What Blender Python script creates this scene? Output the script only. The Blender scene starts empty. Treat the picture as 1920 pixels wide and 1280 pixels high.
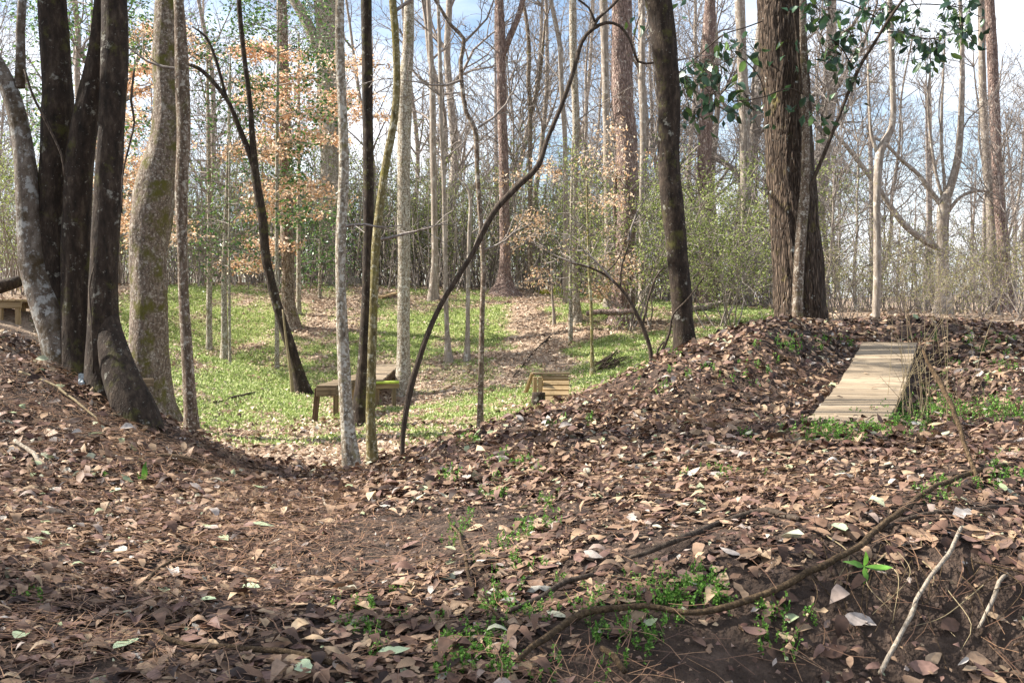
import bpy, bmesh, math, random
import numpy as np
from mathutils import Vector, Matrix

sc = bpy.context.scene
COL = sc.collection
R = math.radians

# ------------------------------------------------------------------ camera
FPX = 2059.0                       # focal length in photo pixels (1920 wide)
EYE = np.array([0.0, 0.0, 1.5])
PITCH = math.atan(40 / FPX)
cam_d = bpy.data.cameras.new('camera')
cam_d.sensor_width = 36
cam_d.lens = FPX / 1920 * 36
cam_d.clip_start = 0.05
cam_d.clip_end = 2000
cam = bpy.data.objects.new('camera', cam_d)
COL.objects.link(cam)
cam.location = EYE
cam.rotation_euler = (math.pi / 2 - PITCH, 0, 0)
sc.camera = cam

# ------------------------------------------------------------------ light
SUN_EL, SUN_AZ = R(40), math.atan2(-0.955, 0.18)      # azimuth from +Y towards +X
sund = Vector((math.sin(SUN_AZ) * math.cos(SUN_EL), math.cos(SUN_AZ) * math.cos(SUN_EL), math.sin(SUN_EL)))
sl = bpy.data.lights.new('sun', 'SUN')
sl.energy = 5.0
sl.angle = R(0.5)
sl.color = (1.0, 0.945, 0.86)
sun = bpy.data.objects.new('sun', sl)
COL.objects.link(sun)
sun.rotation_euler = sund.to_track_quat('Z', 'Y').to_euler()
w = bpy.data.worlds.new('World')
sc.world = w
w.use_nodes = True
nt = w.node_tree
nt.nodes.clear()
out = nt.nodes.new('ShaderNodeOutputWorld')
bg = nt.nodes.new('ShaderNodeBackground')
bg.inputs[1].default_value = 0.078
sky = nt.nodes.new('ShaderNodeTexSky')
sky.sky_type = 'NISHITA'
sky.sun_disc = False
sky.sun_elevation = SUN_EL
sky.sun_rotation = SUN_AZ % (2 * math.pi)
sky.air_density = 1.0
sky.dust_density = 1.0
sky.ozone_density = 1.5
tc = nt.nodes.new('ShaderNodeTexCoord')
mp = nt.nodes.new('ShaderNodeMapping')
mp.inputs['Scale'].default_value = (1.6, 1.6, 4.0)
mp.inputs['Location'].default_value = (0.35, 0.2, 0.1)
no = nt.nodes.new('ShaderNodeTexNoise')
no.inputs['Scale'].default_value = 1.7
no.inputs['Detail'].default_value = 7
no.inputs['Roughness'].default_value = 0.55
rp = nt.nodes.new('ShaderNodeValToRGB')
rp.color_ramp.elements[0].position = 0.40
rp.color_ramp.elements[1].position = 0.68
mx = nt.nodes.new('ShaderNodeMixRGB')
mx.inputs[2].default_value = (8.6, 8.8, 9.2, 1)
L = nt.links.new
L(tc.outputs['Generated'], mp.inputs['Vector'])
L(mp.outputs[0], no.inputs['Vector'])
L(no.outputs[0], rp.inputs[0])
L(rp.outputs[0], mx.inputs[0])
L(sky.outputs[0], mx.inputs[1])
L(mx.outputs[0], bg.inputs[0])
L(bg.outputs[0], out.inputs[0])

sc.view_settings.view_transform = 'Standard'
sc.view_settings.look = 'None'
sc.view_settings.gamma = 1
sc.view_settings.use_curve_mapping = False
sc.view_settings.exposure = 1.5

# ------------------------------------------------------------------ maths helpers
rng = np.random.default_rng(7)


def P(px, py, d):
    """photo pixel + distance along Y -> world point"""
    u = (px - 960) / FPX
    v = -(py - 640) / FPX
    cp, sp = math.cos(PITCH), math.sin(PITCH)
    dr = np.array([u, cp + v * sp, -sp + v * cp])
    return EYE + dr * (d / dr[1])


def hash3(ix, iy, iz):
    h = (ix * 374761393 + iy * 668265263 + iz * 2147483647 + 1013904223) & 0xffffffff
    h = ((h ^ (h >> 13)) * 1274126177) & 0xffffffff
    h = ((h ^ (h >> 16)) * 2246822519) & 0xffffffff
    return ((h ^ (h >> 15)) & 0xffff) / 65535.0


def vnoise(p):
    p = np.asarray(p, float)
    i = np.floor(p).astype(np.int64)
    f = p - i
    f = f * f * (3 - 2 * f)
    r = 0
    for a in (0, 1):
        for b in (0, 1):
            for c in (0, 1):
                wgt = (f[..., 0] if a else 1 - f[..., 0]) * (f[..., 1] if b else 1 - f[..., 1]) * (f[..., 2] if c else 1 - f[..., 2])
                r = r + wgt * hash3(i[..., 0] + a, i[..., 1] + b, i[..., 2] + c)
    return r * 2 - 1


def fbm(p, o=3):
    p = np.asarray(p, float)
    return sum(vnoise(p * 2 ** k + 17.3 * k) / 2 ** k for k in range(o))


# ------------------------------------------------------------------ terrain heights
CT = [P(*c) for c in [
    (0, 1280, 3.4), (480, 1280, 3.5), (960, 1280, 3.4), (1300, 1280, 3.52), (1600, 1280, 3.66), (1920, 1280, 3.78),
    (1300, 1172, 3.74), (1550, 1110, 3.92), (1750, 1040, 4.14), (1920, 1020, 4.2),
    (0, 1100, 4.3), (480, 1100, 4.5), (960, 1100, 4.25),
    (0, 950, 5.6), (480, 960, 6.0), (960, 950, 5.5), (1440, 950, 4.9), (1920, 950, 4.6),
    (0, 800, 7.0), (250, 850, 6.9), (480, 902, 7.4), (650, 890, 8.5), (800, 858, 8.2), (960, 850, 7.2), (1440, 850, 6.3), (1920, 850, 5.8),
    (0, 680, 8.7), (130, 690, 8.3), (280, 822, 7.5), (880, 815, 8.8), (1000, 768, 9.5), (1100, 738, 10), (1220, 690, 10.6),
    (1300, 662, 11.2), (1450, 626, 12.5), (1560, 614, 13), (1700, 612, 13.5), (1920, 616, 13.5),
    (1200, 780, 8.6), (1440, 720, 9), (1510, 805, 7.4), (1735, 768, 8.5), (1900, 745, 8.2), (1900, 660, 10.8),
    (1540, 716, 9.1),
    (900, 815, 12), (1030, 756, 15), (1110, 700, 18), (1230, 640, 20), (1400, 602, 22), (1700, 600, 21), (1900, 592, 24),
    (425, 677, 20.5), (362, 852, 9.6), (290, 787, 12.5), (568, 741, 18), (685, 795, 13.5), (590, 796, 14), (756, 740, 18),
    (840, 677, 20), (560, 640, 22), (960, 640, 22), (300, 640, 22),
    (300, 552, 25), (650, 552, 26), (950, 549, 27), (1082, 600, 22.5), (1165, 613, 22), (1300, 580, 25),
    (0, 560, 20), (0, 608, 16), (60, 645, 11.5), (150, 590, 18)]]
CT += [np.array(c, float) for c in [
    (0, 0, .05), (-4, 0, .3), (4, 0, .2), (0, -6, 0), (-8, -4, .5), (8, -4, .3), (5, 3, .75), (-5, 4, .95), (-8, 8, 1.6), (-10, 14, 1.7),
    (8, 8, 1.2), (9, 13, 1.4), (10, 20, 1.5), (12, 28, 1.7), (-12, 24, 2.1), (0, 33, 2.15), (8, 34, 1.8), (-10, 34, 2.2),
    (2.6, 13.5, .75), (4.5, 16, 1.1), (6, 18, 1.3), (1.2, 11.2, .4),
    (0, 45, 2.1), (-25, 40, 2.2), (25, 40, 1.7), (-25, 10, 1.9), (25, 10, 1.4), (-25, -15, .6), (25, -15, .5), (0, -25, 0)]]
CT = np.array(CT)


def tps_fit(c, lam=0.02):
    n = len(c)
    r2 = ((c[:, None, :2] - c[None, :, :2]) ** 2).sum(-1)
    K = 0.5 * r2 * np.log(r2 + 1e-9) + lam * np.eye(n)
    Pm = np.c_[np.ones(n), c[:, :2]]
    A = np.block([[K, Pm], [Pm.T, np.zeros((3, 3))]])
    s = np.linalg.solve(A, np.r_[c[:, 2], 0, 0, 0])
    return s[:n], s[n:]


TW, TA = tps_fit(CT)


def gz_raw(x, y):
    x = np.asarray(x, float); y = np.asarray(y, float)
    sh = x.shape
    x = x.ravel(); y = y.ravel()
    res = np.empty(len(x))
    for s in range(0, len(x), 20000):
        xs, ys = x[s:s + 20000], y[s:s + 20000]
        xc = np.clip(xs, -28, 28); yc = np.clip(ys, -26, 46)
        r2 = (xc[:, None] - CT[None, :, 0]) ** 2 + (yc[:, None] - CT[None, :, 1]) ** 2
        z = (0.5 * r2 * np.log(r2 + 1e-9)) @ TW + TA[0] + TA[1] * xc + TA[2] * yc
        z = np.clip(z, -0.6, 3.2)
        q = np.c_[xs, ys, 0 * xs]
        z += 0.035 * fbm(q * 1.3, 3) + 0.012 * fbm(q * 6, 2)
        far = np.clip((np.hypot(xs, ys - 10) - 40) / 60, 0, 1)
        z = z * (1 - far) + np.interp(xs, [0, 25], [3.6, 3.0]) * far + far * 1.2 * fbm(q * 0.02, 2)
        res[s:s + 20000] = z
    return res.reshape(sh)


def axis(lo, hi, step, far, g=1.16):
    a = list(np.arange(lo, hi + 1e-6, step))
    s = step
    while a[-1] < far:
        s *= g
        a.append(a[-1] + s)
    s = step
    while a[0] > -far:
        s *= g
        a.insert(0, a[0] - s)
    return np.array(a)


GX = axis(-9, 9, 0.1, 600)
GY = axis(1.6, 30, 0.1, 600)
GZ = gz_raw(*np.meshgrid(GX, GY))          # [iy, ix]
# the ramp on the right mound: its deck line, and the ground kept just below it
RA, RB = P(1583, 793, 7.45), P(1668, 641, 11.3)


def ramp_uv(x, y):
    d = (RB - RA)[:2]; L2 = float(d @ d)
    t = ((x - RA[0]) * d[0] + (y - RA[1]) * d[1]) / L2
    v = ((x - RA[0]) * d[1] - (y - RA[1]) * d[0]) / math.sqrt(L2)
    return t, v


_x, _y = np.meshgrid(GX, GY)
_t, _v = ramp_uv(_x, _y)
_deck = RA[2] + (RB - RA)[2] * np.clip(_t, 0, 1) - .07 * np.sin(math.pi * np.clip(_t, 0, 1))
_in = np.clip((.95 - np.abs(_v)) / .6, 0, 1) * np.clip((_t + .03) / .03, 0, 1) * np.clip((1.3 - _t) / .28, 0, 1)
GZ = np.where(_in > 0, GZ * (1 - _in) + np.minimum(GZ, _deck - .06) * _in, GZ)
_low = np.clip((_v - .2) / .2, 0, 1) * np.clip((1.1 - _v) / .6, 0, 1) * np.clip((_t - .12) / .2, 0, 1) * np.clip((1.02 - _t) / .12, 0, 1)
GZ = GZ - .17 * _low


def gz(x, y):
    x = np.asarray(x, float); y = np.asarray(y, float)
    i = np.clip(np.searchsorted(GX, x) - 1, 0, len(GX) - 2)
    j = np.clip(np.searchsorted(GY, y) - 1, 0, len(GY) - 2)
    fx = (x - GX[i]) / (GX[i + 1] - GX[i]); fy = (y - GY[j]) / (GY[j + 1] - GY[j])
    return (GZ[j, i] * (1 - fx) + GZ[j, i + 1] * fx) * (1 - fy) + (GZ[j + 1, i] * (1 - fx) + GZ[j + 1, i + 1] * fx) * fy


def gn(x, y, e=0.06):
    n = np.stack([-(gz(x + e, y) - gz(x - e, y)) / (2 * e), -(gz(x, y + e) - gz(x, y - e)) / (2 * e), np.ones_like(np.asarray(x, float))], -1)
    return n / np.linalg.norm(n, axis=-1, keepdims=True)


def hit(px, py, dmin=2.2):
    """first ground point seen through a photo pixel"""
    ds = np.arange(dmin, 70, 0.02)
    a = P(px, py, 1.0) - EYE
    pts = EYE + a * ds[:, None]
    below = pts[:, 2] <= gz(pts[:, 0], pts[:, 1])
    k = int(np.argmax(below)) if below.any() else len(ds) - 1
    p = pts[k]
    return np.array([p[0], p[1], float(gz(p[0], p[1]))])


# ------------------------------------------------------------------ mesh helpers
class MB:
    def __init__(self):
        self.v, self.q, self.t, self.r, self.n = [], [], [], [], 0

    def add(self, v, q=None, t=None, rnd=None):
        v = np.asarray(v, float).reshape(-1, 3)
        self.v.append(v)
        if q is not None and len(q):
            self.q.append(np.asarray(q, np.int64).reshape(-1, 4) + self.n)
        if t is not None and len(t):
            self.t.append(np.asarray(t, np.int64).reshape(-1, 3) + self.n)
        self.r.append(np.full(len(v), 0.5) if rnd is None else np.broadcast_to(rnd, (len(v),)))
        self.n += len(v)

    def mesh(self, name, off=(0, 0, 0), smooth=True):
        me = bpy.data.meshes.new(name)
        v = np.concatenate(self.v) - np.asarray(off)
        q = np.concatenate(self.q) if self.q else np.zeros((0, 4), np.int64)
        t = np.concatenate(self.t) if self.t else np.zeros((0, 3), np.int64)
        me.vertices.add(len(v))
        me.vertices.foreach_set('co', v.astype(np.float32).ravel())
        me.loops.add(q.size + t.size)
        me.loops.foreach_set('vertex_index', np.r_[q.ravel(), t.ravel()].astype(np.int32))
        me.polygons.add(len(q) + len(t))
        ls = np.r_[np.arange(len(q)) * 4, q.size + np.arange(len(t)) * 3].astype(np.int32)
        me.polygons.foreach_set('loop_start', ls)
        me.polygons.foreach_set('use_smooth', np.full(len(q) + len(t), smooth))
        at = me.attributes.new('rnd', 'FLOAT', 'POINT')
        at.data.foreach_set('value', np.concatenate(self.r).astype(np.float32))
        me.update(calc_edges=True)
        return me

    def obj(self, name, mat, parent=None, off=None, smooth=True):
        if off is None:
            off = tuple(parent.location) if parent is not None else (0, 0, 0)
        me = self.mesh(name, off, smooth)
        me.materials.append(mat)
        o = bpy.data.objects.new(name, me)
        COL.objects.link(o)
        if parent is not None:
            o.parent = parent
        else:
            o.location = off
        return o


def norm(a):
    return a / (np.linalg.norm(a, axis=-1, keepdims=True) + 1e-12)


def tube(mb, pts, rad, k=6, disp=None, cap=True, rnd=None):
    pts = np.asarray(pts, float); rad = np.asarray(rad, float)
    n = len(pts)
    tg = norm(np.gradient(pts, axis=0))
    m = norm(pts[-1] - pts[0])
    ref = np.eye(3)[int(np.argmin(np.abs(m)))]
    a = norm(np.cross(tg, ref)); b = np.cross(tg, a)
    th = np.arange(k) / k * 2 * math.pi
    rr = np.repeat(rad[:, None], k, 1)
    if disp is not None:
        rr = rr * disp(pts, th)
    v = pts[:, None] + rr[..., None] * (np.cos(th)[None, :, None] * a[:, None] + np.sin(th)[None, :, None] * b[:, None])
    i = np.arange(n - 1)[:, None] * k; j = np.arange(k)[None]
    j2 = (j + 1) % k
    q = np.stack([i + j, i + j2, i + k + j2, i + k + j], -1).reshape(-1, 4)
    v = v.reshape(-1, 3)
    t = None
    if cap:
        v = np.r_[v, pts[-1:] + tg[-1:] * rad[-1] * .1, pts[:1]]
        jj = np.arange(k)
        t = np.r_[np.stack([(n - 1) * k + jj, (n - 1) * k + (jj + 1) % k, np.full(k, n * k)], -1),
                  np.stack([(jj + 1) % k, jj, np.full(k, n * k + 1)], -1)]
    mb.add(v, q, t, rnd)


def smooth_line(p, step):
    """Catmull-Rom through rows of p (any columns; first three are xyz)"""
    p = np.asarray(p, float)
    e = np.r_[[2 * p[0] - p[1]], p, [2 * p[-1] - p[-2]]]
    o = []
    for i in range(1, len(e) - 2):
        L_ = np.linalg.norm(e[i + 1, :3] - e[i, :3])
        m = max(2, int(L_ / step))
        t = (np.arange(m) / m)[:, None]
        p0, p1, p2, p3 = e[i - 1], e[i], e[i + 1], e[i + 2]
        o.append(.5 * (2 * p1 + (p2 - p0) * t + (2 * p0 - 5 * p1 + 4 * p2 - p3) * t ** 2 + (3 * p1 - p0 - 3 * p2 + p3) * t ** 3))
    o.append(p[-1:])
    return np.concatenate(o)


def perp(d, ang, az):
    d = norm(np.asarray(d, float))
    ref = np.array([0, 0, 1.0]) if abs(d[2]) < .9 else np.array([1.0, 0, 0])
    a = norm(np.cross(d, ref)); b = np.cross(d, a)
    return math.cos(ang) * d + math.sin(ang) * (math.cos(az) * a + math.sin(az) * b)


def grow(mb, p, d, Ln, r, lvl, g, up=.12, wob=.16, kids=(5, 5, 4), tips=None, rmin=.004, k=(6, 5, 4, 3), flat=0):
    """a branch with side branches; lvl counts down to 0 = twig"""
    n = 5 if lvl else 3
    pts = [np.asarray(p, float)]; dr = norm(np.asarray(d, float))
    for _ in range(n):
        dr = norm(dr + g.normal(0, wob, 3) + np.array([0, 0, up]))
        if flat:
            dr = norm(dr * np.array([1, 1, 1 - flat]))
        pts.append(pts[-1] + dr * Ln / n)
    pts = np.array(pts)
    rad = np.maximum(r * (1 - .82 * np.arange(n + 1) / n), rmin)
    tube(mb, pts, rad, k[min(len(k) - 1, 3 - lvl) if lvl < 3 else 0], cap=False)
    if tips is not None and lvl <= 1:
        tips.append(pts)
    if lvl > 0:
        m = kids[-lvl] if lvl <= len(kids) else kids[0]
        az = g.uniform(0, 6.28)
        for c in range(m):
            t = .18 + .8 * (c + g.uniform(0, .9)) / m
            f = min(t * n, n - .01); i = int(f)
            q = pts[i] + (pts[i + 1] - pts[i]) * (f - i)
            az += 2.4 + g.normal(0, .4)
            cd = perp(pts[i + 1] - pts[i], g.uniform(.5, 1.05), az)
            rr = max(rmin, (rad[i]) * g.uniform(.45, .65))
            grow(mb, q, cd, Ln * g.uniform(.38, .62) * (1.1 - .5 * t), rr, lvl - 1, g, up, wob, kids, tips, rmin, k, flat)


# leaf templates --------------------------------------------------------------
def leaf_template(g, stations=3, lobed=False, width=.42, curl=.35, fold=.3):
    """unit-length leaf along +X, curled; returns verts, tris"""
    xs = np.linspace(0, 1, stations + 2)
    v = [(0, 0, 0)]
    cx = g.normal(0, curl); f = abs(g.normal(0, fold)); tw = g.normal(0, .35)
    def bend(x, y):
        z = f * abs(y) * 1.2 + cx * (x - .5) ** 2 * 1.6 - cx * .4 + y * tw * (x - .5) * 2
        return z
    for i, x in enumerate(xs[1:-1]):
        hw = width / 2 * math.sin(math.pi * x ** .85) ** .8
        if lobed:
            hw *= (1.35 if i % 2 == 0 else .55)
        a, b = hw * g.uniform(.8, 1.15), hw * g.uniform(.8, 1.15)
        v += [(x, a, bend(x, a)), (x + g.normal(0, .01), 0, bend(x, 0)), (x, -b, bend(x, -b))]
    v.append((1, g.normal(0, .04), bend(1, 0)))
    t = [(0, 2, 1), (0, 3, 2)]
    for s in range(stations - 1):
        o = 1 + s * 3
        t += [(o, o + 1, o + 4), (o, o + 4, o + 3), (o + 1, o + 2, o + 5), (o + 1, o + 5, o + 4)]
    o = 1 + (stations - 1) * 3
    e = len(v) - 1
    t += [(o, o + 1, e), (o + 1, o + 2, e)]
    v = np.array(v, float)
    v[:, 0] -= .5
    return v, np.array(t)


def scatter_leaves(mb, pos, nrm, size, g, temps, tilt=.35, rnd=None):
    """pos Nx3, nrm Nx3: leaves lying on a surface"""
    n = len(pos)
    yaw = g.uniform(0, 2 * math.pi, n)
    up = norm(nrm + g.normal(0, tilt, (n, 3)))
    x = np.stack([np.cos(yaw), np.sin(yaw), 0 * yaw], -1)
    x = norm(x - up * (x * up).sum(-1, keepdims=True))
    y = np.cross(up, x)
    flip = np.where(g.random(n) < .4, -1.0, 1.0)[:, None]
    up2, y2 = up * flip, y * flip
    which = g.integers(0, len(temps), n)
    rnd = g.random(n) if rnd is None else rnd
    for k, (tv, tt) in enumerate(temps):
        s = np.where(which == k)[0]
        if not len(s):
            continue
        v = tv[None] * size[s][:, None, None]
        wv = v[..., 0:1] * x[s][:, None] + v[..., 1:2] * y2[s][:, None] + v[..., 2:3] * up2[s][:, None] + pos[s][:, None]
        m = len(tv)
        t = (tt[None] + (np.arange(len(s)) * m)[:, None, None]).reshape(-1, 3)
        mb.add(wv.reshape(-1, 3), None, t, np.repeat(rnd[s], m))


def leaf_cards(mb, pos, dirs, size, g, wid=.45, droop=.0, rnd=None):
    """small two-triangle folded leaves starting at pos, pointing along dirs"""
    n = len(pos)
    d = norm(dirs + np.array([0, 0, -droop]))
    s = norm(np.cross(d, norm(g.normal(0, 1, (n, 3)))))
    u = np.cross(s, d)
    L_ = size[:, None]
    mid = pos + d * L_ * .5 + u * L_ * .06
    v = np.stack([pos, mid + s * L_ * wid * .5 + u * L_ * .1, pos + d * L_, mid - s * L_ * wid * .5 + u * L_ * .1], 1)
    b = (np.arange(n) * 4)[:, None]
    t = np.concatenate([b + np.array([[0, 1, 2]]), b + np.array([[0, 2, 3]])])
    rnd = g.random(n) if rnd is None else rnd
    mb.add(v.reshape(-1, 3), None, t, np.repeat(rnd, 4))


# ------------------------------------------------------------------ object helpers
def tag(o, label=None, cat=None, group=None, kind=None):
    if label: o['label'] = label
    if cat: o['category'] = cat
    if group: o['group'] = group
    if kind: o['kind'] = kind
    return o


def thing(name, loc, label, cat, group=None):
    o = bpy.data.objects.new(name, None)
    COL.objects.link(o)
    o.empty_display_size = .2
    o.location = [float(c) for c in loc]
    return tag(o, label, cat, group)


_boxes = {}


def box_mesh(dims, bev, mat):
    key = tuple(round(float(c), 3) for c in dims) + (bev, mat.name)
    if key in _boxes:
        return _boxes[key]
    bm = bmesh.new()
    bmesh.ops.create_cube(bm, size=1)
    for v in bm.verts:
        v.co = Vector((v.co.x * dims[0], v.co.y * dims[1], v.co.z * dims[2]))
    bmesh.ops.bevel(bm, geom=bm.edges[:], offset=bev, segments=1, affect='EDGES')
    me = bpy.data.meshes.new('board')
    bm.to_mesh(me); bm.free()
    me.materials.append(mat)
    _boxes[key] = me
    return me


def box(name, parent, c, ax, dims, mat, bev=.003):
    """a board: ax = (along, across, up) unit vectors in world space"""
    o = bpy.data.objects.new(name, box_mesh(dims, bev, mat))
    COL.objects.link(o)
    m = Matrix(np.stack([np.asarray(a, float) for a in ax], 1).tolist()).to_4x4()
    loc = np.asarray(c, float)
    if parent is not None:
        loc = loc - np.array(parent.location)
        o.parent = parent
    m.translation = Vector(loc.tolist())
    o.matrix_local = m
    return o


def axes(along, up=(0, 0, 1)):
    x = norm(np.asarray(along, float)); z = np.asarray(up, float)
    z = norm(z - x * np.dot(z, x)); y = np.cross(z, x)
    return x, y, z


# ------------------------------------------------------------------ materials
def lin(h):
    h = h.lstrip('#')
    c = [int(h[i:i + 2], 16) / 255 for i in (0, 2, 4)]
    return tuple((x / 12.92 if x <= .04045 else ((x + .055) / 1.055) ** 2.4) for x in c) + (1,)


def newmat(name):
    m = bpy.data.materials.new(name)
    m.use_nodes = True
    n = m.node_tree.nodes
    b = n['Principled BSDF']
    b.inputs['Roughness'].default_value = .85
    b.inputs['Specular IOR Level'].default_value = .25
    return m, n, m.node_tree.links.new, b


def ramp(n, stops):
    r = n.new('ShaderNodeValToRGB')
    e = r.color_ramp.elements
    while len(e) < len(stops):
        e.new(.5)
    for k, (p, c) in enumerate(stops):
        e[k].position = p
        e[k].color = lin(c) if isinstance(c, str) else c
    return r


def bark(name, c1, c2, c3, lichen=.0, lcol='#b9b9b0', moss=.0, mcol='#6d7430', scale=1.0, stretch=5.0, bump=.6, fissure=.0, speck=0.0):
    m, n, l, b = newmat(name)
    t = n.new('ShaderNodeTexCoord')
    oi = n.new('ShaderNodeObjectInfo')
    ad = n.new('ShaderNodeVectorMath'); ad.operation = 'ADD'
    sc_ = n.new('ShaderNodeVectorMath'); sc_.operation = 'SCALE'
    l(oi.outputs['Random'], sc_.inputs['Scale']); sc_.inputs[0].default_value = (37, 19, 53)
    l(t.outputs['Object'], ad.inputs[0]); l(sc_.outputs[0], ad.inputs[1])
    mp = n.new('ShaderNodeMapping'); mp.inputs['Scale'].default_value = (22 * scale, 22 * scale, 22 * scale / stretch)
    l(ad.outputs[0], mp.inputs[0])
    a = n.new('ShaderNodeTexNoise'); a.inputs['Scale'].default_value = 1; a.inputs['Detail'].default_value = 6; a.inputs['Roughness'].default_value = .65
    l(mp.outputs[0], a.inputs['Vector'])
    r = ramp(n, [(.3, c1), (.52, c2), (.72, c3)])
    l(a.outputs[0], r.inputs[0])
    colr = r.outputs[0]
    hgt = a.outputs[0]
    if fissure:
        vo = n.new('ShaderNodeTexVoronoi'); vo.feature = 'DISTANCE_TO_EDGE'; vo.inputs['Scale'].default_value = 1.3
        l(mp.outputs[0], vo.inputs['Vector'])
        rr = ramp(n, [(0, (0, 0, 0, 1)), (.25, (1, 1, 1, 1))])
        l(vo.outputs[0], rr.inputs[0])
        mm = n.new('ShaderNodeMixRGB'); mm.blend_type = 'MULTIPLY'; mm.inputs[0].default_value = fissure
        l(colr, mm.inputs[1]); l(rr.outputs[0], mm.inputs[2]); colr = mm.outputs[0]
        ah = n.new('ShaderNodeMath'); ah.operation = 'ADD'
        l(rr.outputs[0], ah.inputs[0]); l(a.outputs[0], ah.inputs[1]); hgt = ah.outputs[0]
    def patch(colr, amt, col, s, seed, soft):
        q = n.new('ShaderNodeTexNoise'); q.inputs['Scale'].default_value = s; q.inputs['Detail'].default_value = 7; q.inputs['Roughness'].default_value = .68
        of = n.new('ShaderNodeVectorMath'); of.operation = 'ADD'; of.inputs[1].default_value = (seed, seed * .7, seed * 1.3)
        l(ad.outputs[0], of.inputs[0]); l(of.outputs[0], q.inputs['Vector'])
        th = .68 - .36 * amt
        rr = ramp(n, [(th, (0, 0, 0, 1)), (th + soft, (1, 1, 1, 1))])
        l(q.outputs[0], rr.inputs[0])
        mm = n.new('ShaderNodeMixRGB'); l(rr.outputs[0], mm.inputs[0]); l(colr, mm.inputs[1]); mm.inputs[2].default_value = lin(col)
        return mm.outputs[0]
    if lichen:
        colr = patch(colr, lichen, lcol, 9, 3.1, .05)
        colr = patch(colr, lichen * .7 + speck, lcol, 38, 8.1, .05)
    if moss:
        colr = patch(colr, moss, mcol, 5, 12.7, .12)
    l(colr, b.inputs['Base Color'])
    bp = n.new('ShaderNodeBump'); bp.inputs['Strength'].default_value = bump; bp.inputs['Distance'].default_value = .02
    l(hgt, bp.inputs['Height']); l(bp.outputs[0], b.inputs['Normal'])
    b.inputs['Roughness'].default_value = .92
    return m


def leafmat(name, stops, trans=.35, rough=.6, spec=.3, const=False):
    m, n, l, b = newmat(name)
    at = n.new('ShaderNodeAttribute'); at.attribute_name = 'rnd'
    r = ramp(n, stops)
    if const:
        r.color_ramp.interpolation = 'CONSTANT'
    l(at.outputs['Fac'], r.inputs[0])
    t = n.new('ShaderNodeTexCoord')
    a = n.new('ShaderNodeTexNoise'); a.inputs['Scale'].default_value = 45; a.inputs['Detail'].default_value = 3
    l(t.outputs['Object'], a.inputs['Vector'])
    hs = n.new('ShaderNodeHueSaturation')
    mr = n.new('ShaderNodeMapRange'); mr.inputs['From Min'].default_value = .3; mr.inputs['From Max'].default_value = .7
    mr.inputs['To Min'].default_value = .7; mr.inputs['To Max'].default_value = 1.25
    l(a.outputs[0], mr.inputs[0]); l(mr.outputs[0], hs.inputs['Value']); l(r.outputs[0], hs.inputs['Color'])
    l(hs.outputs[0], b.inputs['Base Color'])
    b.inputs['Roughness'].default_value = rough
    b.inputs['Specular IOR Level'].default_value = spec
    if trans:
        tr = n.new('ShaderNodeBsdfTranslucent'); l(hs.outputs[0], tr.inputs[0])
        ms = n.new('ShaderNodeMixShader'); ms.inputs[0].default_value = trans
        l(b.outputs[0], ms.inputs[1]); l(tr.outputs[0], ms.inputs[2])
        l(ms.outputs[0], n['Material Output'].inputs['Surface'])
    return m


def woodmat(name, c1, c2, c3, wear='#6b5b4a', bump=.3):
    m, n, l, b = newmat(name)
    t = n.new('ShaderNodeTexCoord'); oi = n.new('ShaderNodeObjectInfo')
    sc_ = n.new('ShaderNodeVectorMath'); sc_.operation = 'SCALE'; sc_.inputs[0].default_value = (31, 17, 43)
    l(oi.outputs['Random'], sc_.inputs['Scale'])
    ad = n.new('ShaderNodeVectorMath'); ad.operation = 'ADD'; l(t.outputs['Object'], ad.inputs[0]); l(sc_.outputs[0], ad.inputs[1])
    mp = n.new('ShaderNodeMapping'); mp.inputs['Scale'].default_value = (2.5, 60, 60); l(ad.outputs[0], mp.inputs[0])
    a = n.new('ShaderNodeTexNoise'); a.inputs['Scale'].default_value = 1; a.inputs['Detail'].default_value = 5; l(mp.outputs[0], a.inputs['Vector'])
    r = ramp(n, [(.28, c1), (.5, c2), (.75, c3)]); l(a.outputs[0], r.inputs[0])
    q = n.new('ShaderNodeTexNoise'); q.inputs['Scale'].default_value = 7; q.inputs['Detail'].default_value = 6; l(ad.outputs[0], q.inputs['Vector'])
    rr = ramp(n, [(.55, (0, 0, 0, 1)), (.75, (1, 1, 1, 1))]); l(q.outputs[0], rr.inputs[0])
    mm = n.new('ShaderNodeMixRGB'); l(rr.outputs[0], mm.inputs[0]); l(r.outputs[0], mm.inputs[1]); mm.inputs[2].default_value = lin(wear)
    hs = n.new('ShaderNodeHueSaturation'); l(mm.outputs[0], hs.inputs['Color'])
    mr = n.new('ShaderNodeMapRange'); mr.inputs['To Min'].default_value = .66; mr.inputs['To Max'].default_value = 1.15
    l(oi.outputs['Random'], mr.inputs[0]); l(mr.outputs[0], hs.inputs['Value'])
    l(hs.outputs[0], b.inputs['Base Color'])
    bp = n.new('ShaderNodeBump'); bp.inputs['Strength'].default_value = bump; bp.inputs['Distance'].default_value = .005
    l(a.outputs[0], bp.inputs['Height']); l(bp.outputs[0], b.inputs['Normal'])
    return m


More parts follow.
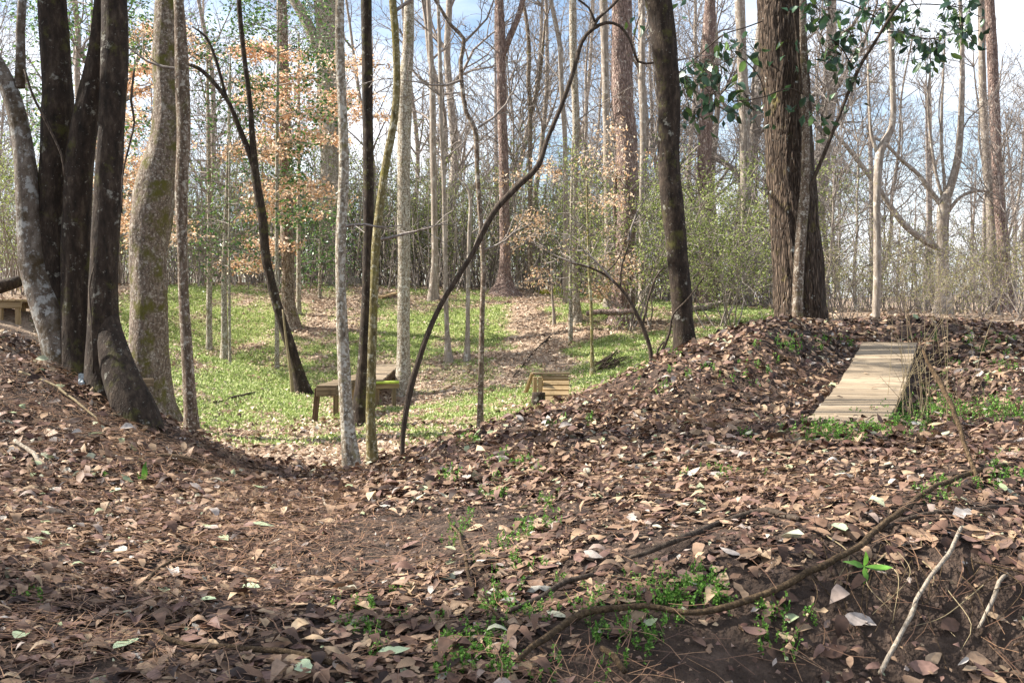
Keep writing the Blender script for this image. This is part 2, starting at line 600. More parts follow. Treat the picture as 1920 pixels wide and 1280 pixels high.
def plain(name, c1, c2, scale=12, rough=.8, spec=.25, bump=.2):
    m, n, l, b = newmat(name)
    t = n.new('ShaderNodeTexCoord')
    a = n.new('ShaderNodeTexNoise'); a.inputs['Scale'].default_value = scale; a.inputs['Detail'].default_value = 5
    l(t.outputs['Object'], a.inputs['Vector'])
    r = ramp(n, [(.35, c1), (.65, c2)]); l(a.outputs[0], r.inputs[0]); l(r.outputs[0], b.inputs['Base Color'])
    b.inputs['Roughness'].default_value = rough; b.inputs['Specular IOR Level'].default_value = spec
    bp = n.new('ShaderNodeBump'); bp.inputs['Strength'].default_value = bump; bp.inputs['Distance'].default_value = .01
    l(a.outputs[0], bp.inputs['Height']); l(bp.outputs[0], b.inputs['Normal'])
    return m


M = {}
M['dark'] = bark('bark_dark', '#1b1611', '#352b23', '#54483c', lichen=.2, lcol='#7f7b70', moss=.34, mcol='#4d4a26', scale=.9, stretch=2.5, bump=.9)
M['pale'] = bark('bark_pale', '#3f352c', '#665b50', '#857b70', lichen=.44, lcol='#989690', moss=.5, mcol='#463a28', scale=.9, stretch=2, bump=.8)
M['mossy'] = bark('bark_mossy', '#43392f', '#6c5e51', '#938373', lichen=.25, speck=.2, lcol='#a0978a', moss=.5, mcol='#5a5628', scale=1.8, stretch=2.2, bump=1.0)
M['grey'] = bark('bark_grey', '#4a4035', '#857866', '#b5a896', lichen=.3, speck=.25, lcol='#b8b2a4', moss=.3, mcol='#706a3a', scale=1.5, stretch=2.5, bump=.9)
M['brown'] = bark('bark_brown', '#382d24', '#6a5a4b', '#9a8b7c', lichen=.25, speck=.2, lcol='#aaa294', moss=.32, mcol='#625c34', scale=1.3, stretch=3, bump=.9)
M['olive'] = bark('bark_olive', '#42381f', '#726743', '#a0946c', lichen=.3, speck=.15, lcol='#aaa48c', moss=.42, mcol='#716a34', scale=1.6, stretch=2.5, bump=.9)
M['ridged'] = bark('bark_ridged', '#2f2620', '#5f4f42', '#877564', lichen=.12, moss=.3, mcol='#6a6038', scale=1.5, stretch=7, bump=1.0, fissure=.6)
M['pine'] = bark('bark_pine', '#62504a', '#977f74', '#bfab9e', lichen=.25, lcol='#c6b8ac', moss=.1, scale=1.1, stretch=3.5, bump=1.0, fissure=.4)
M['far'] = bark('bark_far', '#6b5f52', '#92867a', '#b3a99c', lichen=.3, lcol='#c0b9ae', moss=.25, mcol='#857c52', scale=1, stretch=4)
M['twig'] = bark('bark_twig', '#5f564e', '#8a8078', '#aea59c', scale=2, stretch=3, bump=.1)
M['stick'] = bark('bark_stick', '#2f251c', '#54432f', '#7b664c', scale=3, stretch=1.5, bump=1.0)
M['bleached'] = bark('wood_bleached', '#6f6455', '#978b7b', '#b8ad9d', scale=3, stretch=4, bump=.8)
M['litter'] = leafmat('leaf_litter', [(0, '#281c17'), (.13, '#3d2d25'), (.25, '#5c4539'), (.35, '#7a604d'), (.45, '#9d8269'), (.53, '#593f36'), (.61, '#80655a'), (.7, '#9a8066'), (.77, '#48332a'), (.85, '#b39a7b'), (.92, '#7a6255'), (.97, '#b0a79e'), (.994, '#98a27c')], trans=.08, rough=.62, spec=.25)
M['litter_pale'] = leafmat('leaf_litter_pale', [(0, '#775e4c'), (.3, '#9f8670'), (.6, '#bba48c'), (.85, '#d2c0a8'), (1, '#84664f')], trans=.15, rough=.6, spec=.3)  # paler than the near litter, for the hollow and the floor behind
M['straw'] = leafmat('pine_straw', [(0, '#4f392d'), (.5, '#71533f'), (1, '#977658')], trans=0, rough=.6)
M['beech'] = leafmat('leaf_beech', [(0, '#c2946a'), (.35, '#deb791'), (.7, '#ebcfb2'), (1, '#f4e6d6')], trans=.5)
M['beech2'] = leafmat('leaf_beech_pale', [(0, '#c79c74'), (.5, '#e2c3a0'), (1, '#f2e0ca')], trans=.45)
M['holly'] = leafmat('leaf_evergreen', [(0, '#34502a'), (.5, '#4b6e38'), (.8, '#688a44'), (1, '#90ac5c')], trans=.35, rough=.35, spec=.5)
M['magnolia'] = leafmat('leaf_magnolia', [(0, '#2a4030'), (.5, '#3a5740'), (.85, '#4c6c42'), (1, '#7c9a4c')], trans=.22, rough=.35, spec=.5)
M['privet'] = leafmat('leaf_privet', [(0, '#62703a'), (.5, '#889650'), (1, '#b4bd76')], trans=.45)
M['drybush'] = leafmat('leaf_dry', [(0, '#7f8446'), (.5, '#a3a45e'), (1, '#c6ba84')], trans=.4)
M['weed'] = leafmat('leaf_weed', [(0, '#46702a'), (.5, '#64923a'), (1, '#93b858')], trans=.4, rough=.5)
M['grass'] = leafmat('leaf_grass', [(0, '#6f8244'), (.4, '#95a85e'), (.75, '#b9c482'), (1, '#d8d8ac')], trans=.35, rough=.6)
M['plank'] = woodmat('wood_weathered', '#6d5f4e', '#94836c', '#af9f88', wear='#5f5547', bump=.6)
M['plank_new'] = woodmat('wood_new', '#87704e', '#a88f6a', '#bfa783', wear='#75644a', bump=.5)
M['plank_old'] = woodmat('wood_old', '#53463a', '#76664f', '#94836a', wear='#4a3f33', bump=.6)
M['post_dark'] = woodmat('wood_dark', '#3c2f24', '#5a4838', '#77634e')
M['lime'] = plain('paint_lime', '#a3b83a', '#c3d45c', rough=.45, spec=.4)
M['greenpipe'] = plain('paint_green', '#3f7a34', '#5d9a48', rough=.4, spec=.5)
M['black'] = plain('rubber_black', '#1c1d20', '#2c2d31', rough=.6)
M['paper'] = plain('paper', '#9aa4a8', '#bcc3c4', scale=20)
M['mossball'] = plain('moss', '#8a8a34', '#b0aa4c', scale=30, rough=1, bump=.8)
M['gumball'] = plain('seed_ball', '#241a14', '#3d2c22', scale=60, rough=.9)
M['stem'] = bark('stem_thin', '#6b5d44', '#8c7d60', '#a6987c', scale=3, bump=.1)
M['darktwig'] = bark('bark_darktwig', '#2a221b', '#483d33', '#6b5e51', lichen=.12, lcol='#8d887c', scale=3, bump=.8)


def ground_material():
    m, n, l, b = newmat('forest_soil')
    at = n.new('ShaderNodeAttribute'); at.attribute_name = 'green'
    t = n.new('ShaderNodeTexCoord')
    a = n.new('ShaderNodeTexNoise'); a.inputs['Scale'].default_value = 9; a.inputs['Detail'].default_value = 9; a.inputs['Roughness'].default_value = .7
    l(t.outputs['Object'], a.inputs['Vector'])
    r = ramp(n, [(.3, '#2a211b'), (.5, '#43362d'), (.7, '#5d4d42')]); l(a.outputs[0], r.inputs[0])
    g = ramp(n, [(.3, '#66703c'), (.55, '#8a9252'), (.75, '#aa9f74')]); l(a.outputs[0], g.inputs[0])
    a2 = n.new('ShaderNodeAttribute'); a2.attribute_name = 'dry'  # mixes in paler soil colours in the hollow and farther back
    dr_ = ramp(n, [(.3, '#6d5a4a'), (.5, '#98836f'), (.7, '#b8a58f')]); l(a.outputs[0], dr_.inputs[0])
    m2 = n.new('ShaderNodeMixRGB'); l(a2.outputs['Fac'], m2.inputs[0]); l(r.outputs[0], m2.inputs[1]); l(dr_.outputs[0], m2.inputs[2])
    mm = n.new('ShaderNodeMixRGB'); l(at.outputs['Fac'], mm.inputs[0]); l(m2.outputs[0], mm.inputs[1]); l(g.outputs[0], mm.inputs[2])
    l(mm.outputs[0], b.inputs['Base Color'])
    c = n.new('ShaderNodeTexNoise'); c.inputs['Scale'].default_value = 40; c.inputs['Detail'].default_value = 8; l(t.outputs['Object'], c.inputs['Vector'])
    bp = n.new('ShaderNodeBump'); bp.inputs['Strength'].default_value = 1.0; bp.inputs['Distance'].default_value = .035
    l(c.outputs[0], bp.inputs['Height']); l(bp.outputs[0], b.inputs['Normal'])
    b.inputs['Roughness'].default_value = .95
    return m


M['soil'] = ground_material()


# ------------------------------------------------------------------ ground
def hollow(x, y):
    """1 in the grassy hollow and on its far bank"""
    xr = np.interp(y, [8.6, 10, 12, 15, 18, 22, 30], [-.6, .3, 1.3, 3.2, 4.6, 6.5, 7])
    xl = np.interp(y, [8.6, 10, 12, 16, 20], [-2.3, -3.1, -4.2, -7, -9])
    e = np.clip((xr - x) / .8, 0, 1) * np.clip((x - xl) / .8, 0, 1) * np.clip((y - 8.9) / 1.6, 0, 1) * np.clip((31 - y) / 3, 0, 1)
    return e


def greenness(x, y):
    q = np.c_[x, y, 0 * x]
    nse = fbm(q * .55 + 4.1, 3) * .95 + .66 + .6 * fbm(q * 2.1, 2)
    path = np.exp(-((x - np.interp(y, [14, 18, 22, 28], [.9, .75, .45, .2])) / .42) ** 2) * np.clip((y - 15) / 4, 0, 1)
    lip = np.clip((12.2 - y) / 2.2, 0, 1)
    bank = np.exp(-((x + 2.0) / 1.1) ** 2) * np.clip((y - 20) / 2, 0, 1) * .35
    return np.clip(nse - 1.3 * path - .75 * lip - bank, 0, 1) * hollow(x, y)


gxx, gyy = np.meshgrid(GX, GY)
mb = MB()
ny, nx = GZ.shape
ii = np.arange(ny - 1)[:, None] * nx + np.arange(nx - 1)[None]
mb.add(np.stack([gxx, gyy, GZ], -1).reshape(-1, 3), np.stack([ii, ii + 1, ii + nx + 1, ii + nx], -1).reshape(-1, 4))
ground = mb.obj('ground', M['soil'])
tag(ground, kind='structure')
ga = ground.data.attributes.new('green', 'FLOAT', 'POINT')
ga2 = ground.data.attributes.new('dry', 'FLOAT', 'POINT')
ga2.data.foreach_set('value', np.maximum(hollow(gxx.ravel(), gyy.ravel()), (gyy.ravel() > 16) * .8).astype(np.float32))
ga = ground.data.attributes['green']
ga.data.foreach_set('value', greenness(gxx.ravel(), gyy.ravel()).astype(np.float32))


# ------------------------------------------------------------------ traced trees
def line3(pts, d):
    """[(px, py, width_px)] at distance d -> rows x, y, z, radius"""
    o = []
    for p in pts:
        dd = p[3] if len(p) > 3 else d
        q = P(p[0], p[1], dd)
        o.append([q[0], q[1], q[2], p[2] / 2 / FPX * dd])
    return np.array(o)


def barkdisp(seed, lump=.06, furrow=0, nf=22, flare=0, z0=0, lobes=5):
    def f(pts, th):
        c, s = np.cos(th), np.sin(th)
        z = pts[:, 2:3] + 0 * th[None]
        q = np.stack([c[None] * 1.2 + seed + 0 * z, s[None] * 1.2 + 0 * z, z * 1.6], -1)
        r = 1 + lump * fbm(q, 3)
        if furrow:
            wv = th[None] * nf / 2 / math.pi + 1.2 * vnoise(np.stack([c[None] * 3 + seed + 0 * z, s[None] * 3 + 0 * z, z * 2.2], -1))
            r = r + furrow * (np.abs(((wv) % 1) - .5) * 2 - .5) + furrow * .5 * vnoise(np.stack([c[None] * 9 + 0 * z, s[None] * 9 + seed + 0 * z, z * 7], -1))
        if flare:
            h = np.clip(z - z0, -.2, None)
            r = r + flare * np.exp(-h / .28) * (.55 + .6 * np.cos(lobes * th[None] + seed) ** 2)
        return r
    return f


def extend(row, H, g, base, lean=.06):
    """continue a trunk above the frame up to height H over its base"""
    p = row[-1].copy()
    d = norm(row[-1, :3] - row[-3, :3])
    top = base[2] + H
    o = []
    n = max(4, int((top - p[2]) / .7))
    r0 = p[3]
    zs = p[2]
    for i in range(1, n + 1):
        d = norm(d * .86 + np.array([0, 0, .14]) + g.normal(0, lean, 3))
        step = (top - zs) / n
        p = np.r_[p[:3] + d * step, max(.012, r0 * (1 - .9 * i / n))]
        o.append(p)
    return np.array(o)


def traced(name, label, pts, d, mat, H=13, cat='tree', k=12, step=.12, limbs=9, llen=2.6, lump=.1, furrow=0, nf=22,
           flare=.55, group=None, extra=(), seed=0, lvl=2, extend_up=True, kids=(4, 4), low=(), partname='trunk', twigmat=None, crown_leaves=0):
    g = np.random.default_rng(seed + 100)
    row = line3(pts, d)
    z = gz(row[0, 0], row[0, 1])
    base = np.array([row[0, 0], row[0, 1], min(z, row[0, 2] + .25)])
    root = thing(name, base, label, cat, group)
    under = row[0].copy(); under[2] = base[2] - .3; under[3] *= 1.1
    row = np.r_[[under], row]
    ext = extend(row, H, g, base) if extend_up else None
    full = np.r_[row, ext] if ext is not None else row
    s = smooth_line(full, step)
    s[:, 3] = np.maximum(s[:, 3], .006)
    m = MB()
    tube(m, s[:, :3], s[:, 3], k, barkdisp(seed, lump, furrow, nf, flare, base[2]))
    m.obj(partname, mat, root)
    for ex in extra:
        er = line3(ex, d)
        if len(ex[0]) > 3 and ex[0][3] == 0:
            pass
        es = smooth_line(er, step)
        m = MB()
        tube(m, es[:, :3], np.maximum(es[:, 3], .004), max(5, k // 2), barkdisp(seed + 5, lump))
        m.obj('limb', mat, root)
    tips = []
    if limbs or low:
        m = MB()
        if ext is not None and limbs:
            az = g.uniform(0, 6)
            for i in range(limbs):
                f = g.uniform(.12, .97)
                j = int(f * (len(ext) - 1))
                az += 2.4
                ln = llen * (1.15 - .6 * f) * g.uniform(.7, 1.2)
                grow(m, ext[j, :3], perp(np.array([0, 0, 1.0]), g.uniform(.6, 1.1), az), ln, max(.012, ext[j, 3] * .5), lvl, g, kids=kids, tips=tips)
        for (px, py, ang, ln, lv) in low:       # low branches: pixel on the trunk, angle in the picture plane (deg, 0 = right)
            q = P(px, py, d)
            a = R(ang)
            mm = MB()
            grow(mm, q, np.array([math.cos(a), g.normal(0, .35), math.sin(a)]), ln, .012 + .004 * ln, lv, g, up=.05, kids=(4, 4))
            mm.obj('branch', twigmat or M['twig'], root)
        if m.n:
            m.obj('crown', twigmat or M['twig'], root)
    if crown_leaves:  # unseen leaves added to the crown to shade the top of the right mound
        tp = np.concatenate(tips); tp = tp[tp[:, 2] > 6.0]
        idx = g.integers(0, len(tp), crown_leaves)
        m = MB(); leaf_cards(m, tp[idx] + g.normal(0, .12, (crown_leaves, 3)), g.normal(0, 1, (crown_leaves, 3)), g.uniform(.1, .17, crown_leaves), g)
        m.obj('foliage', M['holly'], root)
    return root, s


# --- left multi-stemmed tree
clump_base = hit(165, 715)
cl = thing('multi_stem_tree', clump_base, 'big dark tree of four stems rising from one base on the left mound', 'tree')
g = np.random.default_rng(3)
stems = [
    ('pale', [(128, 700, 81), (112, 640, 72), (90, 580, 62), (66, 510, 55), (56, 440, 49), (50, 340, 44), (38, 240, 37), (14, 160, 35), (-25, 95, 33), (-80, 20, 30)], 8.3),
    ('dark', [(140, 705, 80), (118, 620, 60), (96, 480, 46), (94, 375, 46), (101, 270, 50), (108, 205, 60), (107, 150, 56), (101, 60, 52), (98, 0, 50)], 8.35),
    ('dark', [(160, 720, 80), (148, 620, 64), (142, 500, 55), (144, 375, 53), (150, 290, 51), (165, 206, 46), (182, 115, 38), (190, 37, 32), (194, -40, 28)], 8.25),
    ('dark', [(210, 760, 90), (194, 690, 62), (193, 610, 56), (197, 500, 52), (203, 340, 48), (211, 225, 46), (216, 112, 50), (214, 0, 47)], 8.05),
    ('dark', [(304, 850, 34, 7.72), (276, 806, 50, 7.77), (247, 752, 60, 7.83), (222, 690, 56, 7.92), (205, 620, 44, 8.02), (197, 555, 34, 8.08), (198, 500, 20, 8.1)], 7.75)]
for i, (mt, pts, d) in enumerate(stems):
    row = line3(pts, d)
    u = row[0].copy(); u[2] -= .3
    row = np.r_[[u], row]
    if i < 4:
        ext = extend(row, 12.5, g, clump_base, .05)
        row = np.r_[row, ext]
    s = smooth_line(row, .1)
    m = MB()
    tube(m, s[:, :3], s[:, 3], 18, barkdisp(i * 3.3, .11, 0, 0, .12 if i < 4 else .2, clump_base[2], 3))
    m.obj('stem' if i < 4 else 'buttress_root', M[mt], cl)
    if i < 4:
        m = MB()
        az = i
        for q in range(4):
            j = int(g.uniform(.15, .97) * (len(ext) - 1)); az += 2.4
            grow(m, ext[j, :3], perp([0, 0, 1], g.uniform(.5, 1), az), g.uniform(1.6, 3), ext[j, 3] * .5, 2, g, kids=(4, 4))
        m.obj('crown', M['twig'], cl)
es = smooth_line(line3([(37, 165, 20), (39, 110, 18), (38, 60, 17), (42, 0, 16), (46, -80, 13), (52, -200, 8)], 8.3), .1)
m = MB(); tube(m, es[:, :3], es[:, 3], 10, barkdisp(2, .08)); m.obj('limb', M['pale'], cl)
for vp in ([(175, 700, 4), (172, 610, 3), (168, 540, 3), (176, 500, 3)], [(252, 130, 4), (246, 190, 5), (252, 230, 4), (238, 290, 4), (230, 330, 3), (228, 400, 3)], [(46, 130, 5), (62, 180, 5), (85, 225, 5), (115, 290, 4), (120, 330, 3)]):
    es = smooth_line(line3(vp, 7.85), .06)
    m = MB(); tube(m, es[:, :3], es[:, 3], 5, barkdisp(4, .1)); m.obj('vine', M['darktwig'], cl)

T = traced
T('tree', 'stout leaning trunk with a mossy bulge behind the dark four-stemmed tree',
  [(288, 790, 82), (283, 740, 74), (280, 660, 68), (278, 560, 66), (278, 470, 68), (284, 400, 76), (296, 335, 70), (309, 270, 58), (315, 190, 50), (310, 110, 44), (311, 30, 42), (312, -20, 40)],
  12.5, M['mossy'], 12, k=44, step=.05, lump=.13, furrow=.03, nf=30, flare=.28, seed=11, limbs=12, crown_leaves=4200)
T('tree', 'slim straight trunk standing alone right of the mossy leaning trunk',
  [(363, 852, 27), (357, 760, 23), (351, 660, 21), (345, 560, 20), (342, 470, 19), (340, 360, 23), (345, 250, 27), (341, 150, 27), (338, 60, 22), (335, 0, 19)],
  9.6, M['brown'], 11, seed=12, limbs=7, llen=2, low=[(338, 130, 170, .8, 1)])
T('tree', 'dark leaning tree forking low, with small evergreen leaves',
  [(570, 742, 24), (548, 660, 20), (520, 575, 19), (500, 490, 18), (492, 410, 17), (480, 335, 15), (474, 270, 12), (468, 190, 10), (456, 90, 9), (448, 0, 9)],
  18, M['dark'], 12, seed=13, limbs=7, llen=2.2,
  extra=[[(482, 340, 12), (468, 290, 11), (448, 240, 10), (430, 195, 9), (405, 160, 8), (375, 130, 7), (345, 118, 5)], [(440, 220, 7), (424, 180, 6), (404, 110, 6), (386, 70, 5), (360, 50, 3)]])
T('tree', 'straight brown trunk behind the dark forked leaning tree',
  [(546, 612, 30), (541, 560, 25), (539, 480, 24), (537, 380, 24), (535, 250, 22), (530, 100, 20), (528, 0, 18)], 23, M['brown'], 15, seed=14)
T('tree', 'slender speckled trunk on the lip of the hollow, frontmost of the middle group',
  [(661, 886, 28), (652, 800, 25), (645, 690, 23), (640, 570, 21), (639, 450, 20), (645, 320, 19), (642, 210, 17), (637, 100, 17), (637, 0, 15)], 8.7, M['grey'], 11, seed=15, limbs=7, llen=2, k=14,
  low=[(642, 425, 0, .5, 1)])
T('tree', 'dark patchy trunk beside the raised plank bridge in the hollow',
  [(674, 797, 32), (679, 720, 25), (684, 640, 21), (688, 540, 20), (691, 440, 20), (691, 330, 21), (689, 220, 21), (688, 110, 21), (686, 0, 21)], 13.5, M['dark'], 14, seed=16, limbs=9)
T('tree', 'thin mossy trunk with a wavy bend next to the speckled trunk',
  [(699, 873, 19), (695, 780, 17), (697, 670, 17), (701, 560, 16), (705, 460, 17), (714, 375, 15), (726, 295, 15), (739, 225, 15), (744, 150, 14), (741, 60, 14), (736, 0, 14)], 9.0, M['olive'], 10.5, seed=17, limbs=6, llen=1.8,
  low=[(742, 20, 25, 1.0, 1), (706, 450, 10, .6, 1)])
T('tree', 'smooth grey trunk with a bulge, right of the wavy mossy trunk',
  [(756, 741, 29), (757, 690, 25), (757, 600, 23), (757, 480, 23), (757, 380, 25), (758, 270, 26), (760, 180, 25), (766, 80, 21), (767, 0, 19)], 18, M['grey'], 16, seed=18, limbs=10)
T('arching_sapling', 'dark sapling leaning right and arching over towards the right-hand trunk',
  [(754, 862, 8.8), (757, 800, 9.6), (768, 735, 12.8), (784, 680, 11.2), (802, 627, 10.4), (827, 571, 9.6), (857, 522, 9.6), (888, 472, 9.6), (925, 400, 11.2), (962, 358, 11.2), (1008, 312, 10.4), (1026, 262, 8.8), (1054, 195, 8.8), (1076, 131, 8.8), (1091, 79, 8.0), (1110, 56, 7.2), (1136, 43, 6.4), (1162, 49, 5.6), (1181, 75, 4.8), (1197, 116, 4.8), (1226, 118, 4.0)],
  8.9, M['darktwig'], cat='sapling', seed=19, limbs=0, extend_up=False, step=.05, k=9, flare=.1,
  extra=[[(1110, 58, 7), (1122, 35, 6), (1150, 10, 5), (1175, -20, 4)], [(1116, 42, 5), (1104, 15, 4), (1085, 0, 4), (1070, -20, 3)]])
T('tree', 'thin straight tree behind the arching sapling on the bank foot',
  [(841, 678, 13), (838, 620, 9), (836, 540, 9), (834, 440, 9), (832, 337, 8), (827, 225, 7), (825, 112, 7), (821, 0, 6)], 20, M['far'], 13, seed=20, limbs=8, low=[(830, 300, 40, 1.2, 2), (826, 180, 140, 1.2, 2)])
T('tree', 'straight grey trunk on the bank crest left of the path',
  [(813, 556, 17), (815, 500, 13), (815, 440, 12), (812, 262, 12), (810, 150, 11), (804, 20, 9)], 25.5, M['far'], 15, seed=21, low=[(811, 200, 30, 1.6, 2), (806, 60, 150, 1.8, 2)])
T('sapling', 'thin pole-like sapling midway up the bank with forked twigs on top',
  [(876, 667, 10), (877, 600, 8), (878, 520, 8), (880, 440, 7), (882, 375, 6), (875, 350, 5), (862, 335, 4)], 20, M['far'], cat='sapling', seed=22, limbs=0, extend_up=False, low=[(882, 380, 60, 1.2, 2), (866, 340, 140, 1.0, 2), (880, 440, 20, .8, 1)])
T('tree', 'thin crooked tree rising behind the mound in the middle',
  [(900, 818, 11), (902, 702, 10), (904, 590, 10), (906, 520, 9), (903, 440, 9), (896, 337, 9), (891, 245, 10), (874, 212, 9), (866, 160, 8), (864, 112, 8), (870, 74, 8), (846, 48, 7), (821, 8, 6)], 12, M['brown'], 9, seed=23, limbs=5, llen=1.5, k=9,
  low=[(896, 240, 20, 1.0, 2), (904, 470, 20, .7, 1), (866, 150, 200, .9, 2), (870, 80, 30, .9, 2)])
T('tree', 'broad-footed reddish trunk at the top of the leafy path',
  [(945, 549, 44), (946, 520, 26), (947, 460, 20), (943, 262, 18), (939, 112, 18), (936, 0, 17)], 26.5, M['pine'], 17, seed=24, flare=.5, k=16, extra=[[(940, 110, 13), (956, 70, 12), (972, 30, 10), (985, -20, 9)]])
T('tree', 'dark sturdy trunk standing on the edge of the right mound',
  [(1285, 668, 45), (1281, 610, 38), (1274, 520, 36), (1266, 440, 38), (1260, 375, 42), (1254, 300, 43), (1254, 187, 43), (1244, 75, 46), (1234, 0, 48)], 11.2, M['dark'], 13, seed=25, k=22, step=.08, lump=.09, flare=.15, limbs=9,
  low=[(1250, 120, 15, .5, 0)])
T('oak_tree', 'massive tree with deeply ridged bark on the right mound',
  [(1502, 622, 98), (1500, 580, 93), (1496, 500, 91), (1488, 400, 90), (1480, 300, 86), (1474, 180, 86), (1468, 80, 86), (1466, 0, 86)], 13.2, M['ridged'], 18, seed=26, k=88, step=.05, lump=.05, furrow=.07, nf=26, flare=.1, limbs=12, llen=3.4)
T('tree', 'tall pinkish trunk with pale upper bark between the two right-hand trunks',
  [(1322, 572, 30), (1322, 480, 27), (1320, 337, 26), (1322, 262, 26), (1326, 150, 24), (1331, 0, 21)], 27, M['pine'], 18, seed=27, k=16, furrow=.03, flare=.3)
T('tree', 'thick reddish pine trunk with vines behind the fallen log',
  [(1163, 614, 44), (1168, 560, 40), (1174, 440, 39), (1176, 375, 40), (1174, 262, 40), (1166, 150, 40), (1166, 0, 38)], 22.3, M['pine'], 18, seed=28, k=30, step=.1, furrow=.05, nf=16, flare=.25,
  extra=[[(1152, 612, 8), (1158, 500, 7), (1152, 380, 7), (1160, 250, 7), (1150, 190, 7), (1158, 100, 6), (1152, 0, 5)]])
T('tree', 'narrow grey trunk close against the left side of the thick pine',
  [(1140, 590, 16), (1140, 450, 14), (1138, 300, 13), (1136, 200, 13), (1134, 100, 14), (1131, 0, 14)], 24, M['far'], 16, seed=29)
T('tree', 'pale thin trunk just right of the thick pine',
  [(1203, 590, 12), (1203, 470, 11), (1204, 356, 11), (1206, 262, 12), (1204, 150, 12), (1206, 0, 9)], 24.5, M['far'], 15, seed=30)
T('tree', 'straight trunk standing on the bank right of the path, lower half bare',
  [(1083, 601, 17), (1079, 540, 12), (1076, 442, 13), (1078, 337, 13), (1080, 225, 13), (1075, 112, 14), (1074, 0, 13)], 22.5, M['grey'], 15, seed=31, low=[(1080, 230, 40, 1.4, 2)])
T('tree', 'slim pale tree left of the straight trunk on the bank',
  [(1062, 575, 11), (1061, 412, 10), (1059, 262, 9), (1052, 150, 9), (1050, 86, 9), (1033, 0, 8)], 25, M['far'], 14, seed=32, low=[(1052, 150, 130, 1.8, 2), (1050, 90, 60, 1.4, 2)])
T('tree', 'thin dark forked tree right of the path at the bank top',
  [(994, 552, 11), (994, 450, 9), (994, 225, 8), (991, 150, 8), (992, 100, 8), (988, 45, 7), (980, 0, 6)], 27, M['brown'], 14, seed=33, extra=[[(994, 215, 7), (1008, 170, 6), (1016, 110, 6), (1022, 37, 4)]])
T('tree', 'huge grey forked trunk with broad foot behind the speckled trunk',
  [(641, 545, 70), (634, 510, 46), (622, 460, 38), (619, 300, 37), (615, 187, 39), (611, 75, 36), (609, 0, 41)], 29, M['grey'], 18, seed=34, k=20, flare=.4,
  extra=[[(613, 150, 24), (596, 90, 22), (574, 40, 20), (551, 0, 18), (520, -60, 14)]])
T('tree', 'straight buff trunk, left one of the touching pair at the right edge',
  [(1862, 565, 20), (1860, 440, 18), (1856, 375, 17), (1843, 187, 14), (1840, 0, 13)], 28, M['far'], 17, seed=35, k=12)
T('tree', 'thicker pink-brown trunk, right one of the touching pair at the right edge',
  [(1885, 568, 28), (1882, 480, 23), (1871, 337, 20), (1864, 187, 20), (1856, 0, 18)], 27.5, M['pine'], 18, seed=36, k=14)
T('tree', 'pale crooked tree with an elbow bend behind the plank ramp',
  [(1642, 608, 14), (1645, 500, 14), (1644, 375, 14), (1648, 300, 16), (1654, 276, 16), (1668, 250, 13), (1675, 215, 11), (1673, 130, 11), (1671, 56, 11), (1668, 0, 10)], 17, M['far'], 11, seed=37, limbs=6, llen=1.8, extra=[[(1646, 285, 10), (1634, 255, 7), (1630, 190, 5), (1628, 120, 4)]])
T('tree', 'spreading tree with many fanned limbs at far right behind the ramp',
  [(1768, 560, 26), (1767, 480, 22), (1770, 385, 23), (1782, 350, 16), (1795, 300, 14), (1801, 240, 12), (1804, 112, 9), (1800, 0, 7)], 25, M['far'], 14, seed=38, limbs=8, llen=2.5,
  extra=[[(1768, 390, 10), (1748, 362, 10), (1720, 325, 8), (1690, 300, 7), (1660, 270, 6), (1625, 250, 4)],
         [(1766, 470, 12), (1725, 445, 12), (1690, 415, 11), (1645, 350, 10), (1600, 290, 8), (1560, 245, 6)],
         [(1772, 380, 8), (1770, 330, 6), (1765, 260, 6), (1768, 150, 5), (1772, 60, 3)],
         [(1775, 400, 8), (1800, 370, 6), (1830, 358, 6), (1855, 360, 4)],
         [(1770, 380, 7), (1752, 310, 6), (1740, 200, 5), (1745, 120, 3)]],
  low=[(1690, 300, 80, 2, 2), (1800, 250, 60, 2, 2), (1640, 350, 100, 2, 2), (1765, 250, 100, 2, 2), (1745, 200, 120, 2, 2)])
T('tree', 'straight trunk just left of the massive ridged tree, in the wood',
  [(1398, 580, 22), (1397, 480, 19), (1397, 262, 19), (1391, 112, 19), (1387, 0, 18)], 28, M['far'], 17, seed=39, low=[(1395, 230, 30, 2, 2)])
T('sapling', 'straight pole-thin sapling beside the brush pile',
  [(1111, 702, 8), (1110, 650, 6), (1108, 571, 6), (1104, 500, 5), (1102, 420, 4), (1100, 340, 3)], 18, M['olive'], cat='sapling', seed=40, limbs=0, extend_up=False, low=[(1104, 500, 30, .5, 1), (1102, 430, 150, .5, 1)])
T('sapling', 'tiny leafless sapling on the bank right of the path',
  [(1039, 594, 5), (1036, 560, 4), (1034, 510, 3), (1033, 470, 2)], 22.5, M['far'], cat='sapling', seed=41, limbs=0, extend_up=False)
T('sapling', 'dark curving shrub stem bending left at the mound edge',
  [(1222, 690, 9), (1217, 645, 8), (1195, 592, 8), (1170, 549, 6), (1140, 519, 5), (1102, 500, 4), (1065, 492, 3)], 10.8, M['darktwig'], cat='sapling', seed=42, limbs=0, extend_up=False, step=.05, k=7, flare=.1,
  extra=[[(1205, 612, 5), (1216, 560, 4), (1230, 520, 4), (1248, 498, 3)], [(1163, 540, 4), (1166, 500, 3), (1178, 460, 3), (1180, 430, 2)], [(1132, 514, 4), (1155, 492, 3), (1170, 460, 2)]],
  low=[(1150, 528, 120, .6, 2), (1105, 500, 160, .6, 2), (1178, 450, 80, .5, 1)])
